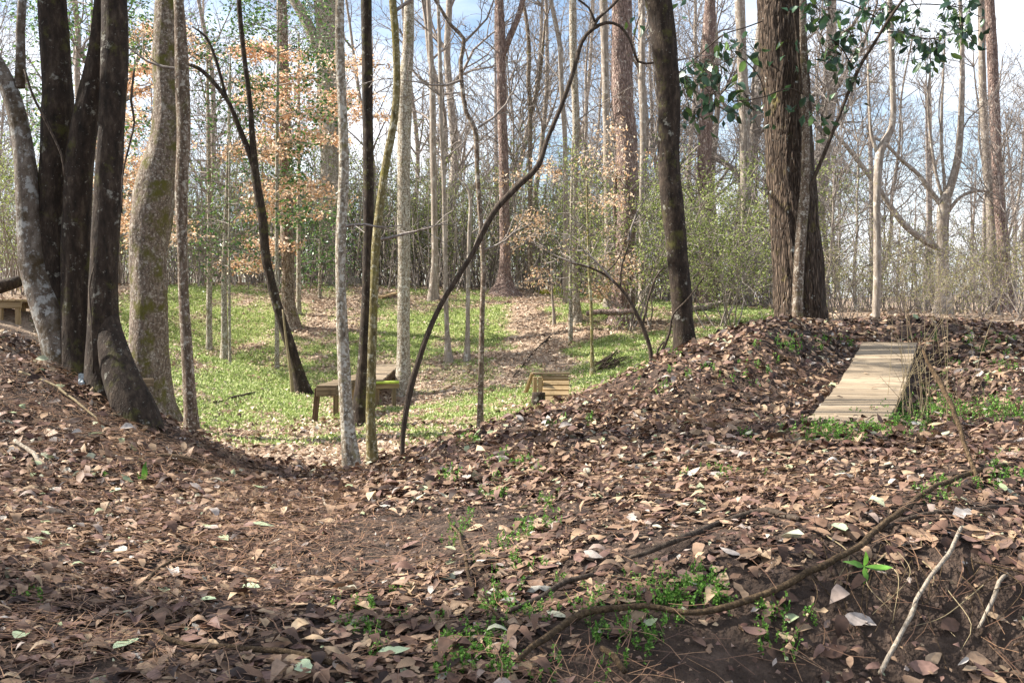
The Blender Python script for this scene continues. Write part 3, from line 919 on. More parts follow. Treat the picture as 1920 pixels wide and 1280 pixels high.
T('sapling', 'pair of thin stems against the foot of the dark mound-edge trunk',
  [(1236, 682, 7), (1245, 650, 6), (1255, 625, 5), (1262, 590, 4), (1290, 560, 3), (1320, 520, 2)], 11, M['darktwig'], cat='sapling', seed=43, limbs=0, extend_up=False, step=.05, k=6, flare=.1,
  extra=[[(1228, 684, 4), (1234, 655, 4), (1245, 640, 3)]])
T('sapling', 'pale thin sapling left of the dark forked tree, under the coppery leaves',
  [(423, 678, 16), (421, 640, 12), (420, 560, 11), (421, 480, 9), (424, 400, 8), (428, 300, 7), (430, 200, 6), (432, 120, 4)], 20.5, M['grey'], cat='sapling', seed=44, limbs=0, extend_up=False)
T('sapling', 'thin pale leaning stem beside the dark forked tree',
  [(549, 742, 5), (544, 690, 5), (537, 640, 4), (530, 580, 3)], 17.8, M['stem'], cat='sapling', seed=45, limbs=0, extend_up=False)

# --- trees left of the frame, whose shadows fall across the foreground
for i, (x, y, H) in enumerate([(-7.4, 5.1, 12), (-11.5, 10.4, 14), (-13, 5.4, 15)]):
    g = np.random.default_rng(300 + i)
    b0 = np.array([x, y, float(gz(x, y))])
    root = thing('tree', b0, ['evergreen tree off the left edge, nearest the viewer', 'bare tree off the left edge, level with the saddle', 'tall evergreen tree farthest off the left edge'][i], 'tree', 'shade trees beyond the left edge')
    row = np.array([[x, y, b0[2] - .3, .17], [x, y, b0[2] + 1, .15], [x + .1, y, b0[2] + 3, .13], [x + .1, y + .1, b0[2] + 4, .12]])
    ext = extend(row, H, g, b0)
    s = smooth_line(np.r_[row, ext], .2)
    m = MB(); tube(m, s[:, :3], s[:, 3], 12, barkdisp(i, .08, 0, 0, .3, b0[2])); m.obj('trunk', M['grey'], root)
    m = MB(); tips = []
    for q in range(13):
        j = int(g.uniform(.02, .97) * (len(ext) - 1))
        grow(m, ext[j, :3], perp([0, 0, 1], g.uniform(.6, 1.1), q * 2.4), g.uniform(1.8, 3.2), ext[j, 3] * .5, 2, g, kids=(5, 5), tips=tips)
    m.obj('branches', M['twig'], root)
    if i in (0, 2):
        tp = np.concatenate(tips)
        n = 5200
        idx = g.integers(0, len(tp), n)
        m = MB(); leaf_cards(m, tp[idx] + g.normal(0, .12, (n, 3)), g.normal(0, 1, (n, 3)), g.uniform(.1, .17, n), g)
        m.obj('foliage', M['holly'], root)

# ------------------------------------------------------------------ evergreen sapling with large leaves (right)
mg_base = hit(1494, 623)
mg = thing('evergreen_sapling', mg_base, 'smooth sapling with big glossy evergreen leaves in front of the ridged tree', 'sapling')
D = 12.5
for nm, pts in [('stem', [(1494, 640, 24), (1495, 600, 22), (1497, 520, 21), (1503, 430, 21), (1510, 345, 18), (1511, 260, 15), (1509, 187, 14), (1506, 90, 12), (1505, 0, 11), (1508, -120, 9), (1512, -300, 6)]),
                ('branch', [(1512, 372, 10), (1524, 335, 9), (1543, 285, 9), (1562, 232, 8), (1583, 175, 8), (1601, 131, 8), (1622, 95, 7), (1645, 55, 7), (1668, 20, 6), (1690, -20, 6), (1730, -90, 5)]),
                ('branch', [(1503, 175, 8), (1494, 120, 7), (1484, 50, 7), (1474, 10, 6), (1460, -40, 5)]),
                ('branch', [(1508, 178, 5), (1480, 172, 4), (1450, 180, 4), (1420, 195, 3), (1390, 205, 3), (1350, 215, 2)]),
                ('branch', [(1435, 180, 3), (1420, 150, 3), (1395, 128, 3), (1370, 120, 2), (1330, 140, 2)]),
                ('branch', [(1430, 40, 3), (1400, 50, 3), (1360, 62, 3), (1325, 90, 3), (1290, 120, 3), (1275, 132, 3)]),
                ('branch', [(1355, 65, 3), (1350, 90, 2), (1330, 120, 2), (1305, 150, 2), (1285, 165, 2)]),
                ('branch', [(1600, 130, 4), (1570, 105, 3), (1540, 95, 3), (1520, 105, 2)]),
                ('branch', [(1640, 62, 4), (1690, 60, 4), (1740, 72, 3), (1790, 62, 3), (1840, 55, 2)]),
                ('branch', [(1665, 25, 4), (1710, 8, 3), (1760, 5, 3), (1810, 10, 2), (1850, 25, 2)]),
                ('branch', [(1655, 40, 4), (1610, 20, 3), (1570, 8, 3), (1530, 12, 2)])]:
    row = line3(pts, D)
    if nm == 'branch':
        row[:, 3] *= .8
        row[:, 1] += np.linspace(0, random.Random(len(pts) + pts[0][0]).uniform(-.7, .4), len(row))
    s = smooth_line(row, .06)
    m = MB(); tube(m, s[:, :3], np.maximum(s[:, 3], .004), 10 if nm == 'stem' else 6, barkdisp(1, .05)); m.obj(nm, M['brown'] if nm == 'stem' else M['darktwig'], mg)
g = np.random.default_rng(21)
lvs = []
for k in range(7):
    tv, tt = leaf_template(g, 3, False, .52, .25, .2)
    tv = tv.copy(); tv[:, 0] += .5
    m = MB(); m.add(tv, None, tt, (k + .5) / 7); me = m.mesh('evergreen_leaf'); me.materials.append(M['magnolia']); lvs.append(me)
clusters = [(1395, 195, 40, 30, 19), (1340, 180, 40, 35, 20), (1375, 95, 45, 25, 20), (1325, 125, 32, 25, 18), (1290, 160, 22, 22, 14), (1300, 215, 25, 30, 8),
            (1540, 20, 40, 28, 22), (1560, 100, 45, 30, 26), (1590, 60, 30, 30, 16), (1660, 20, 60, 28, 30), (1700, 70, 40, 22, 22), (1755, 85, 35, 22, 18), (1800, 55, 40, 22, 26),
            (1800, 15, 45, 20, 18), (1740, 115, 22, 14, 9), (1530, 215, 22, 26, 10), (1600, 140, 25, 25, 12), (1580, 200, 25, 40, 8), (1460, 110, 25, 60, 12), (1450, 190, 22, 20, 8), (1250, 30, 16, 26, 8), (1185, 45, 14, 16, 6)]
cnt = 0
for (cx, cy, sx, sy, n) in clusters:
    dd = D - .1 + g.uniform(-.5, .3)
    tw = MB()
    cpt = P(cx, cy, dd)
    for q in range(n):
        if cnt >= 300:
            break
        c = P(cx + g.normal(0, sx * .6), cy + g.normal(0, sy * .6), dd + g.normal(0, .18))
        dr = norm(np.array([g.normal(0, .8), g.normal(0, .6), -.75 + g.normal(0, .35)]))
        o = bpy.data.objects.new('leaf', lvs[g.integers(0, 7)])
        COL.objects.link(o)
        up = norm(g.normal(0, 1, 3) * np.array([.7, .7, .4]) + np.array([-.2, 0, .6]))
        x, y, z = axes(dr, up)
        L_ = g.uniform(.11, .175)
        mat = Matrix(np.stack([x * L_, y * L_, z * L_], 1).tolist()).to_4x4()
        mat.translation = Vector((c - mg_base).tolist())
        o.parent = mg
        o.matrix_local = mat
        cnt += 1
        mid = (cpt + c) / 2 + np.array([0, 0, .05])
        tube(tw, np.array([cpt + g.normal(0, .1, 3), mid, c]), np.array([.004, .003, .002]), 3, cap=False)
    if tw.n:
        tw.obj('twigs', M['darktwig'], mg)


ex = MB()
for (cx, cy, sx, sy, n) in clusters:
    k = n // 2 + 2
    pos = np.array([P(cx + g.normal(0, sx * .75), cy + g.normal(0, sy * .75), D + g.normal(-.1, .35)) for _ in range(k)])
    dr = np.stack([g.normal(0, .8, k), g.normal(0, .6, k), -.75 + g.normal(0, .35, k)], -1)
    leaf_cards(ex, pos, dr, g.uniform(.09, .14, k), g, .5)
tag(ex.obj('small_leaves', M['magnolia'], mg), kind='stuff')


# ------------------------------------------------------------------ leafy small trees
def spray_tree(name, label, cat, px, base_py, d, sprays, mat, leafn, lsz, stem=None, seed=0, flat=.75, wood='grey', group=None, droop=.5):
    g = np.random.default_rng(seed)
    b0 = P(px, base_py, d); b0[2] = float(gz(b0[0], b0[1]))
    root = thing(name, b0, label, cat, group)
    if stem:
        row = line3(stem, d); u = row[0].copy(); u[2] = b0[2] - .2
        s = smooth_line(np.r_[[u], row], .15)
        m = MB(); tube(m, s[:, :3], np.maximum(s[:, 3], .006), 9, barkdisp(seed, .06, 0, 0, .3, b0[2])); m.obj('trunk', M[wood], root)
    m = MB(); tips = []
    for (sx, sy, tx, ty) in sprays:
        a = P(sx, sy, d); e = P(tx, ty, d + g.normal(0, .9))
        m = MB()
        grow(m, a, e - a, np.linalg.norm(e - a) * 1.05, .012, 2, g, up=-.01, wob=.1, kids=(6, 5), tips=tips, rmin=.0045, flat=flat)
        m.obj('branch', M['twig'], root)
    tp = np.concatenate([t[1:] for t in tips])
    idx = g.integers(0, len(tp), leafn)
    m = MB(); leaf_cards(m, tp[idx] + g.normal(0, .17 if mat is M['holly'] else .06, (leafn, 3)), g.normal(0, 1, (leafn, 3)) * np.array([1, 1, .5]), g.uniform(.7, 1.2, leafn) * lsz, g, .5, droop)
    m.obj('foliage', mat, root)
    return root


g = np.random.default_rng(50)
spr = []
for i in range(30):
    y = 60 + 425 * (i + g.uniform(-.6, 1.4)) / 30
    s = 1 if i % 2 else -1
    ln = np.interp(y, [60, 200, 420, 490], [90, 170, 190, 110]) * g.uniform(.7, 1.15)
    spr.append((392, y, 392 + s * ln, y + g.uniform(-70, 15)))
spray_tree('beech_tree', 'young beech holding layers of coppery dead leaves at the left', 'tree', 392, 600, 21.5, spr, M['beech'], 13500, .088,
           [(392, 600, 11), (393, 500, 10), (392, 350, 8), (390, 200, 6), (388, 90, 4)], seed=51, flat=.62)
spr = [(560, 205, 660, 190), (560, 200, 470, 195), (560, 150, 640, 80), (560, 215, 690, 225), (560, 260, 640, 260), (560, 120, 600, 20), (560, 300, 520, 330), (560, 170, 640, 150)]
spray_tree('beech_tree', 'small beech with orange leaf sprays crossing the straight brown trunk', 'tree', 560, 560, 24, spr, M['beech'], 2600, .085,
           [(560, 560, 9), (560, 400, 7), (560, 200, 6), (560, 60, 3)], seed=52)
spr = [(1070, y, 1070 + s * l, y + dy) for (y, s, l, dy) in [(520, -1, 75, 5), (520, 1, 100, 8), (440, -1, 110, -5), (440, 1, 70, 10), (400, -1, 90, 10), (380, 1, 90, -30), (340, 1, 100, -60), (480, 1, 90, 10), (300, 1, 80, -70), (330, -1, 60, -20), (545, 1, 60, -8)]]
spray_tree('beech_tree', 'small beech with pale buff leaf sprays on the bank right of the path', 'tree', 1070, 590, 21, spr, M['beech2'], 2300, .07,
           [(1070, 590, 8), (1070, 480, 6), (1072, 350, 5), (1074, 260, 3)], seed=53, flat=.3, droop=.8)
spr = [(520, y, 520 + s * l, y + dy) for (y, s, l, dy) in [(230, -1, 60, -30), (220, 1, 70, -30), (170, -1, 60, -30), (160, 1, 70, -20), (110, -1, 60, -40), (100, 1, 70, -40), (60, -1, 50, -40), (50, 1, 60, -40), (270, 1, 50, -10), (280, -1, 50, -20), (20, 1, 60, -40), (20, -1, 60, -40), (330, 1, 40, -10), (400, 1, 30, 0)]]
spray_tree('holly_tree', 'slender evergreen tree with dark green leaves beside the forked leaning tree', 'tree', 519, 580, 20, spr, M['holly'], 3400, .08,
           [(519, 585, 8), (519, 400, 7), (520, 200, 6), (522, 0, 4), (523, -80, 3)], seed=54, flat=.3)
spr = [(430, y, 430 + s * l, y + dy) for (y, s, l, dy) in [(500, -1, 30, -10), (480, 1, 30, -15), (450, -1, 45, -10), (440, 1, 40, -15), (420, -1, 40, -20), (400, 1, 30, -25), (350, -1, 50, -20), (330, 1, 40, -20), (250, -1, 50, -30), (180, -1, 60, -30), (120, -1, 50, -40)]]
spray_tree('holly_sapling', 'little evergreen sapling with bright green tufts in front of the coppery beech', 'sapling', 431, 672, 20, spr, M['holly'], 1100, .075,
           [(431, 672, 5), (430, 550, 5), (430, 400, 4), (431, 200, 3), (432, 100, 2)], seed=55, flat=.3)
spr = [(600, y, 600 + s * l, y + dy) for (y, s, l, dy) in [(500, -1, 40, -20), (490, 1, 35, -20), (450, -1, 45, -20), (440, 1, 40, -20), (410, -1, 40, -20), (400, 1, 35, -20), (380, 1, 25, -20), (470, 1, 45, 0), (520, -1, 35, -10)]]
spray_tree('holly_shrub', 'dark green evergreen shrub in front of the huge grey forked trunk', 'shrub', 600, 556, 25.5, spr, M['holly'], 1500, .085,
           [(600, 556, 6), (600, 470, 5), (602, 390, 3)], seed=56, flat=.3)
spr = [(170, y, 170 + s * l, y + dy) for (y, s, l, dy) in [(260, -1, 110, -30), (250, 1, 90, -30), (190, -1, 100, -40), (180, 1, 90, -40), (120, -1, 90, -40), (110, 1, 110, -40), (60, -1, 80, -40), (60, 1, 120, -40), (10, 1, 100, -40), (10, -1, 100, -40)]]
spray_tree('holly_tree', 'loose evergreen tree showing between the dark stems at upper left', 'tree', 170, 590, 20, spr, M['holly'], 2600, .085,
           [(170, 590, 9), (170, 400, 8), (170, 200, 6), (172, 0, 4)], seed=57, flat=.2)


# ------------------------------------------------------------------ bushes of the far bank
def bush_mesh(seed, h, spread, nstem, nleaf, lsz):
    g = np.random.default_rng(seed)
    m = MB(); tips = []
    for i in range(nstem):
        a = g.uniform(0, 6.28)
        grow(m, np.array([g.normal(0, .12), g.normal(0, .12), -.1]), np.array([math.cos(a) * spread, math.sin(a) * spread, 1]), h * g.uniform(.75, 1.2), .016, 2, g, up=.02, wob=.13, kids=(7, 6), tips=tips, rmin=.0045)
    l = MB()
    tp = np.concatenate([t[1:] for t in tips])
    idx = g.integers(0, len(tp), nleaf)
    leaf_cards(l, tp[idx] + g.normal(0, .05, (nleaf, 3)), g.normal(0, 1, (nleaf, 3)), g.uniform(.7, 1.2, nleaf) * lsz, g, .42)
    return m.mesh('bush_stems'), l.mesh('bush_leaves')


bushes = [bush_mesh(60 + i, 2.6, .6, 11, 6000, .058) for i in range(3)]
drybush = [bush_mesh(64 + i, 2.6, .55, 9, 1900, .055) for i in range(2)]


def put(name, label, cat, group, loc, scale, rot, parts):
    root = thing(name, loc, label, cat, group)
    root.rotation_euler.z = rot
    root.scale = (scale, scale, scale)
    for nm, me, mt in parts:
        key = me.name + mt.name
        if key not in put.cache:
            c = me.copy(); c.materials.clear(); c.materials.append(mt); put.cache[key] = c
        o = bpy.data.objects.new(nm, put.cache[key])
        COL.objects.link(o)
        o.parent = root
    return root


put.cache = {}


def at(px, d):
    x = (px - 960) / FPX * d
    return (x, d, float(gz(x, d)))


g = np.random.default_rng(70)
SH = ['behind the platform', 'behind the four-stemmed tree', 'behind the mossy leaning trunk', 'behind the dark forked tree', 'left of the huge forked trunk', 'behind the speckled trunk', 'between the patchy and bulged trunks',
      'behind the arching sapling foot', 'left of the path top', 'right of the path top', 'left of the thick pine', 'behind the mound-edge trunk', 'left of the massive ridged tree']
DS = ['just right of the massive ridged tree', 'right of the elbow-bent tree', 'behind the dry stems', 'below the touching pair', 'at the right frame edge', 'hidden by the massive ridged tree', 'far back behind the elbow-bent tree', 'far back near the fanned tree']
put('shrub', 'tall feathery green shrub behind the dark curving stem, left of the mound-edge trunk', 'shrub', None, at(1185, 21.5), 1.15, .4, [('stems', bushes[0][0], M['twig']), ('foliage', bushes[0][1], M['privet'])])
put('shrub', 'feathery green shrub filling the gap right of the mound-edge trunk', 'shrub', None, at(1360, 21), 1.05, 2.1, [('stems', bushes[1][0], M['twig']), ('foliage', bushes[1][1], M['privet'])])
for i, (px, d, s) in enumerate([(30, 24, 1.2), (130, 27, 1.2), (350, 29, 1.1), (480, 29, 1.2), (585, 31, 1.3), (670, 30, 1.3), (730, 31, 1.4), (800, 31, 1.2), (880, 30, 1.3), (1010, 31, 1.2), (1120, 28, 1.2), (1260, 29, 1.3), (1420, 27, 1.2)]):
    b = bushes[i % 3]
    put('shrub', 'feathery light green shrub along the bank top, ' + SH[i], 'shrub', 'shrubs along the bank top', at(px, d), s * g.uniform(.9, 1.1), g.uniform(0, 6), [('stems', b[0], M['twig']), ('foliage', b[1], M['privet'])])
for i, (px, d, s) in enumerate([(1580, 21, .62), (1690, 23, .7), (1750, 20, .5), (1830, 22, .66), (1910, 20, .7), (1480, 25, .9), (1640, 28, .95), (1790, 30, .9)]):
    b = drybush[i % 2]
    put('shrub', 'yellowish half-bare shrub behind the right mound, ' + DS[i], 'shrub', 'dry shrubs behind the right mound', at(px, d), s, g.uniform(0, 6), [('stems', b[0], M['twig']), ('foliage', b[1], M['drybush'])])


# ------------------------------------------------------------------ wood beyond
def bare_tree(seed, H, r, nl, kids, lvl=2):
    g = np.random.default_rng(seed)
    pts = [np.array([0, 0, -.3])]; d = np.array([0, 0, 1.0])
    n = 16
    for i in range(n):
        d = norm(d * .93 + np.array([0, 0, .07]) + g.normal(0, .085, 3)); pts.append(pts[-1] + d * H / n)
    pts = np.array(pts); rad = r * (1 - .9 * np.linspace(0, 1, n + 1) ** 1.1)
    s = smooth_line(np.c_[pts, rad], .35)
    t = MB(); tube(t, s[:, :3], s[:, 3], 9, barkdisp(seed, .08, 0, 0, .3, 0))
    m = MB()
    for q in range(nl):
        f = g.uniform(.16, .98); j = int(f * n)
        grow(m, pts[j], perp([0, 0, 1], g.uniform(.5, 1.15), q * 2.4), g.uniform(1.3, 3.8) * (1.15 - .6 * f), max(.018, rad[j] * .5), lvl, g, kids=kids, rmin=.005, up=.07, wob=.2)
    return t.mesh('trunk'), m.mesh('branches')


protos = [bare_tree(80 + i, 11 + (i % 4) * 2.2, .05 + .035 * (i % 4), 24, (7, 6)) for i in range(8)]
g = np.random.default_rng(90)
LANDMARK = [(0, 'left frame edge'), (165, 'four-stemmed tree'), (290, 'mossy leaning trunk'), (392, 'coppery beech'), (520, 'dark forked tree'), (620, 'huge forked trunk'), (690, 'dark patchy trunk'),
            (757, 'bulged grey trunk'), (830, 'thin straight bank tree'), (900, 'thin crooked tree'), (945, 'broad-footed reddish trunk'), (1060, 'slim pale bank tree'), (1168, 'thick vine-hung pine'),
            (1260, 'mound-edge trunk'), (1325, 'pinkish trunk'), (1400, 'straight grey trunk'), (1495, 'massive ridged tree'), (1645, 'elbow-bent tree'), (1768, 'spreading fanned tree'), (1870, 'touching pair'), (1925, 'right frame edge')]
placed = []
used = set()
tries = 0
while len(placed) < 33 and tries < 4000:
    tries += 1
    d = g.uniform(28, 50); px = g.uniform(-60, 1980)
    x = (px - 960) / FPX * d
    if px > 1450 and g.random() < .1:
        continue
    if any((x - a) ** 2 + (d - b) ** 2 < 1.6 for a, b in placed):
        continue
    k = int(np.argmin([abs(q[0] - px) for q in LANDMARK]))
    sz = g.uniform(.75, 1.25)
    lb = '%s bare tree %s in the wood, %s of the %s' % ('tall' if sz > 1 else 'smaller', 'deep' if d > 39 else 'not far', 'left' if px < LANDMARK[k][0] else 'right', LANDMARK[k][1])
    if lb in used:
        continue
    used.add(lb)
    placed.append((x, d))
    pr = protos[g.integers(0, 8)]
    put('tree', lb, 'tree', 'bare trees deep in the wood', (x, d, float(gz(x, d))), sz, g.uniform(0, 6), [('trunk', pr[0], M['far']), ('branches', pr[1], M['twig'])])

low_protos = [bare_tree(140 + i, 5.5 + i * .9, .034 + .006 * i, 26, (7, 5)) for i in range(4)]
cnt = 0
while cnt < 22:
    d = g.uniform(23.5, 38); px = g.uniform(-40, 1960); x = (px - 960) / FPX * d
    if d < 27 and (hollow(np.array([x]), np.array([d]))[0] > .1):
        continue
    k = int(np.argmin([abs(q[0] - px) for q in LANDMARK]))
    lb = '%s twiggy bare sapling %s, just %s of the %s' % (['slight', 'spindly', 'taller', 'tallest'][cnt % 4], 'on the bank top' if d < 30 else 'back in the wood', 'left' if px < LANDMARK[k][0] else 'right', LANDMARK[k][1])
    if lb in used:
        continue
    used.add(lb)
    put('sapling', lb, 'sapling', 'twiggy bare saplings', (x, d, float(gz(x, d))), g.uniform(.8, 1.2), g.uniform(0, 6), [('trunk', low_protos[cnt % 4][0], M['far']), ('branches', low_protos[cnt % 4][1], M['twig'])])
    cnt += 1

# far-off wood that reads as one mass of trunks and twigs
m = MB()
for i in range(92):
    d = g.uniform(50, 120); x = g.uniform(-.62, .62) * d
    z = float(gz(x, d)); H = g.uniform(10, 17); r = g.uniform(.08, .2)
    pts = np.array([[x, d, z - .3], [x + g.normal(0, .2), d, z + H * .4], [x + g.normal(0, .5), d, z + H]])
    tube(m, pts, [r, r * .7, .03], 5, cap=False)
    for q in range(26):
        f = g.uniform(.15, 1); p = pts[1] * (1 - abs(f - .4)) + (pts[2] if f > .4 else pts[0]) * abs(f - .4)
        p = np.array([np.interp(f, [0, .4, 1], pts[:, 0]), d, np.interp(f, [0, .4, 1], pts[:, 2])])
        grow(m, p, perp([0, 0, 1], g.uniform(.4, 1.1), q * 2.4), g.uniform(1, 3) * (1.2 - .6 * f), .035, 1, g, kids=(4,), rmin=.014, k=(3, 3, 3, 3))
o = m.obj('distant_wood', M['twig']); tag(o, 'hazy mass of bare trunks and twigs far behind everything', 'woodland', kind='stuff')

# thicket of thin upright stems with sparse leaves under the trees
m = MB(); lf = MB()
n = 5200
ds = g.uniform(26.5, 46, n); xs = g.uniform(-.56, .56, n) * ds
zz = gz(xs, ds)
allp = []
for i in range(n):
    rt = xs[i] / ds[i] > .24
    if rt and g.random() < .5:
        continue
    h = g.uniform(.7, 2.2 if rt else 3.6)
    a = np.array([xs[i], ds[i], zz[i] - .05]); b = a + np.array([g.normal(0, .18) * h, g.normal(0, .18) * h, h])
    c = (a + b) / 2 + g.normal(0, .08, 3)
    tube(m, np.array([a, c, b]), np.array([.014, .011, .006]) * g.uniform(.7, 1.3), 3, cap=False)
    for q in range(3):
        t = g.uniform(.3, 1); p = a + (b - a) * t
        e = p + np.array([g.normal(0, .25), g.normal(0, .25), g.uniform(.05, .45)])
        tube(m, np.array([p, e]), np.array([.007, .005]), 3, cap=False)
        allp.append(e)
    allp.append(b)
tag(m.obj('undergrowth', M['twig']), 'tangle of thin bare stems under the trees beyond the bank', 'undergrowth', kind='stuff')
allp = np.array(allp)
idx = g.integers(0, len(allp), 42000)
idx = idx[allp[idx, 2] < 4.4]
leaf_cards(lf, allp[idx] + g.normal(0, .16, (len(idx), 3)), g.normal(0, 1, (len(idx), 3)), g.uniform(.05, .1, len(idx)), g)
tag(lf.obj('undergrowth_leaves', M['privet']), 'small pale green leaves of the undergrowth beyond the bank', 'undergrowth', kind='stuff')


# ------------------------------------------------------------------ timber features
def deck(root, pA, pB, width, nsl, mat, thick=.03, prof=None, gap=.006, jit=.004, name='plank', g=None):
    """cross planks from pA to pB (world points of the deck's centre line at the top); returns slope axes per plank"""
    g = g or np.random.default_rng(1)
    pA, pB = np.asarray(pA, float), np.asarray(pB, float)
    t = np.linspace(0, 1, nsl + 1)
    pts = pA + (pB - pA) * t[:, None]
    if prof is not None:
        pts[:, 2] += prof(t)
    for i in range(nsl):
        a, b = pts[i], pts[i + 1]
        u = norm(b - a)
        side = norm(np.cross(u, [0, 0, 1.0]))
        up = np.cross(side, u)
        box(name, root, (a + b) / 2 - up * (thick / 2 + g.uniform(0, jit)) + side * g.normal(0, jit), (side, -u, up) if False else (side, np.cross(up, side), up), (width * (1 + g.normal(0, .006)), np.linalg.norm(b - a) - gap, thick), mat, .003)
    return pts


# plank ramp on the right mound
A, B = RA, RB
rp_ = thing('plank_ramp', (A[0], A[1], gz(A[0], A[1])), 'long curved plank ramp climbing the right mound', 'ramp')
g = np.random.default_rng(5)
pts = deck(rp_, A, B, .54, 40, M['plank'], .035, lambda t: -.07 * np.sin(math.pi * t), g=g, gap=.006, jit=.005)
sd = norm(np.cross(B - A, [0, 0, 1.0]))
for s in (-1, 1):
    for i in range(0, 40, 8):
        a, b = pts[i] + sd * s * .235, pts[min(i + 8, 40)] + sd * s * .235
        ax_ = axes(b - a)
        box('stringer', rp_, (a + b) / 2 - np.array([0, 0, .035 + .07]), ax_, (np.linalg.norm(b - a) + .005, .04, .13), M['plank_old'])
for s in (-1, 1):
    for f in (.45, .72, .98):
        q = pts[int(f * 40)] + sd * s * .19
        zg = float(gz(q[0], q[1])); h = max(.1, q[2] - .05 - zg + .15)
        box('post', rp_, (q[0], q[1], q[2] - .05 - h / 2), axes((0, 0, 1), (1, 0, 0)), (h, .08, .08), M['plank_old'])

# raised plank bridge in the hollow
A = P(612, 722, 14.0); B = P(688, 699, 16.6)
br = thing('plank_bridge', (A[0], A[1], gz(A[0], A[1])), 'narrow raised plank bridge on wooden legs in the hollow', 'bridge')
deck(br, A, B, .26, 17, M['plank_old'], .035, g=g)
sd = norm(np.cross(B - A, [0, 0, 1.0])); u = norm(B - A)
for s in (-1, 1):
    box('stringer', br, (A + B) / 2 + sd * s * .105 - np.array([0, 0, .085]), axes(B - A), (np.linalg.norm(B - A) - .03, .04, .10), M['plank_old'])
box('end_board', br, A + u * .0 - np.array([0, 0, .09]) - u * .012, axes(sd), (.25, .02, .10), M['plank_old'])
for f, s, mt, tilt in [(.03, -1, 'post_dark', -.05), (.03, 1, 'post_dark', .0), (.42, 1, 'plank_new', 0), (.42, -1, 'plank_old', 0), (.95, 1, 'plank_old', 0), (.95, -1, 'plank_old', 0)]:  # paler wood on the mid right leg stands in for sunlight on it
    q = A + (B - A) * f + sd * s * .13
    if f == .03 and s == 1:
        continue
    zg = float(gz(q[0], q[1])) - .06
    top = q + np.array([0, 0, -.04]); bot = np.array([q[0] + tilt, q[1], zg])
    box('leg', br, (top + bot) / 2, axes(top - bot, (1, 0, 0)), (np.linalg.norm(top - bot), .075, .065), M[mt])
# slatted ramp behind the bridge
A = P(684, 711, 16.9); B = P(722, 682, 19.4)
r2 = thing('slatted_ramp', (A[0], A[1], gz(A[0], A[1])), 'tan slatted ramp just behind the bulged grey trunk in the hollow', 'ramp')
pts = deck(r2, A, B, .55, 22, M['plank'], .03, g=g)
sd = norm(np.cross(B - A, [0, 0, 1.0]))
for s in (-1, 1):
    box('stringer', r2, (A + B) / 2 + sd * s * .22 - np.array([0, 0, .095]), axes(B - A), (np.linalg.norm(B - A) - .04, .04, .12), M['post_dark'])
    for f in (.06, .9):
        q = A + (B - A) * f + sd * s * .17; zg = float(gz(q[0], q[1])) - .06; h = q[2] - .04 - zg
        if h > .05:
            box('post', r2, (q[0], q[1], zg + h / 2), axes((0, 0, 1), (1, 0, 0)), (h, .07, .07), M['plank_old'])
# lime painted pole in front of it
a, b = P(655, 719, 16.4), P(748, 716, 16.6)
po = thing('painted_pole', (a + b) / 2 - np.array([0, 0, .06]), 'lime green pole lying level between the two middle trunks', 'pole')
m = MB(); s = smooth_line(np.array([a, (a + b) / 2, b]), .1); tube(m, s, np.full(len(s), .022), 12); m.obj('pole', M['lime'], po)
box('backing_board', po, (a + b) / 2 - np.array([0, 0, .056]), axes(b - a), (np.linalg.norm(b - a), .05, .065), M['plank_new'])
for f in (.12, .9):
    q = a + (b - a) * f; zg = float(gz(q[0], q[1])) - .05; h = q[2] - .09 - zg
    box('post', po, (q[0], q[1], zg + h / 2), axes((0, 0, 1), (1, 0, 0)), (h, .06, .06), M['plank_old'])
for i, (dy, rr) in enumerate([(722, .022), (729, .022), (736, .022)]):
    a, b = P(640, dy, 15.0 + .05 * i), P(669, dy - 1, 15.15 + .05 * i)
    m = MB(); tube(m, np.array([a, (a + b) / 2, b]), [rr] * 3, 12)
    o = m.obj('green_pipe', M['greenpipe'], None, off=tuple(a))
    tag(o, ['topmost', 'middle', 'lowest'][i] + ' of three short green pipes beneath the plank bridge', 'pipe', 'green pipes under the bridge')
    m = MB(); tube(m, np.array([b - (b - a) * .02, b + (b - a) * .12]), [rr * 1.12] * 2, 12)
    m.obj('end_cap', M['black'], o)

# slatted A-frame roller by the mound
R0 = P(1040, 758, 15.0); R0[2] = gz(R0[0], R0[1])
ro = thing('slatted_roller', R0, 'small roof-shaped roller of pale horizontal slats at the foot of the mound', 'ramp')
zt = P(1032, 704, 15.3)[2]
wdt = .36
fl = np.array([R0[0] + .02, 14.85, zt - .40]); ft = np.array([R0[0] + .02, 15.3, zt])
rb = np.array([R0[0] + .02, 15.75, zt - .40])
xh = np.array([1.0, .06, 0]); xh = norm(xh)
for (e0, e1, nn) in ((fl, ft, 6), (rb, ft, 5)):
    for i in range(nn):
        a = e0 + (e1 - e0) * (i + .5) / nn
        u = norm(e1 - e0); up = np.cross(xh, u) if e0 is fl else -np.cross(xh, u)
        box('slat', ro, a + np.array([g.normal(0, .006), 0, 0]), (xh, np.cross(up, xh), up), (wdt, np.linalg.norm(e1 - e0) / nn - .022, .03), M['plank_new'])
    for s in (-1, 1):
        u = norm(e1 - e0); up = np.cross(xh, u) if e0 is fl else -np.cross(xh, u)
        box('rafter', ro, (e0 + e1) / 2 + xh * s * .14 - up * .05, axes(e1 - e0, up), (np.linalg.norm(e1 - e0) - .05, .04, .065), M['plank_old'])
box('ridge_board', ro, ft + np.array([-.06, 0, .03]), axes(xh), (wdt + .17, .12, .025), M['plank_old'])
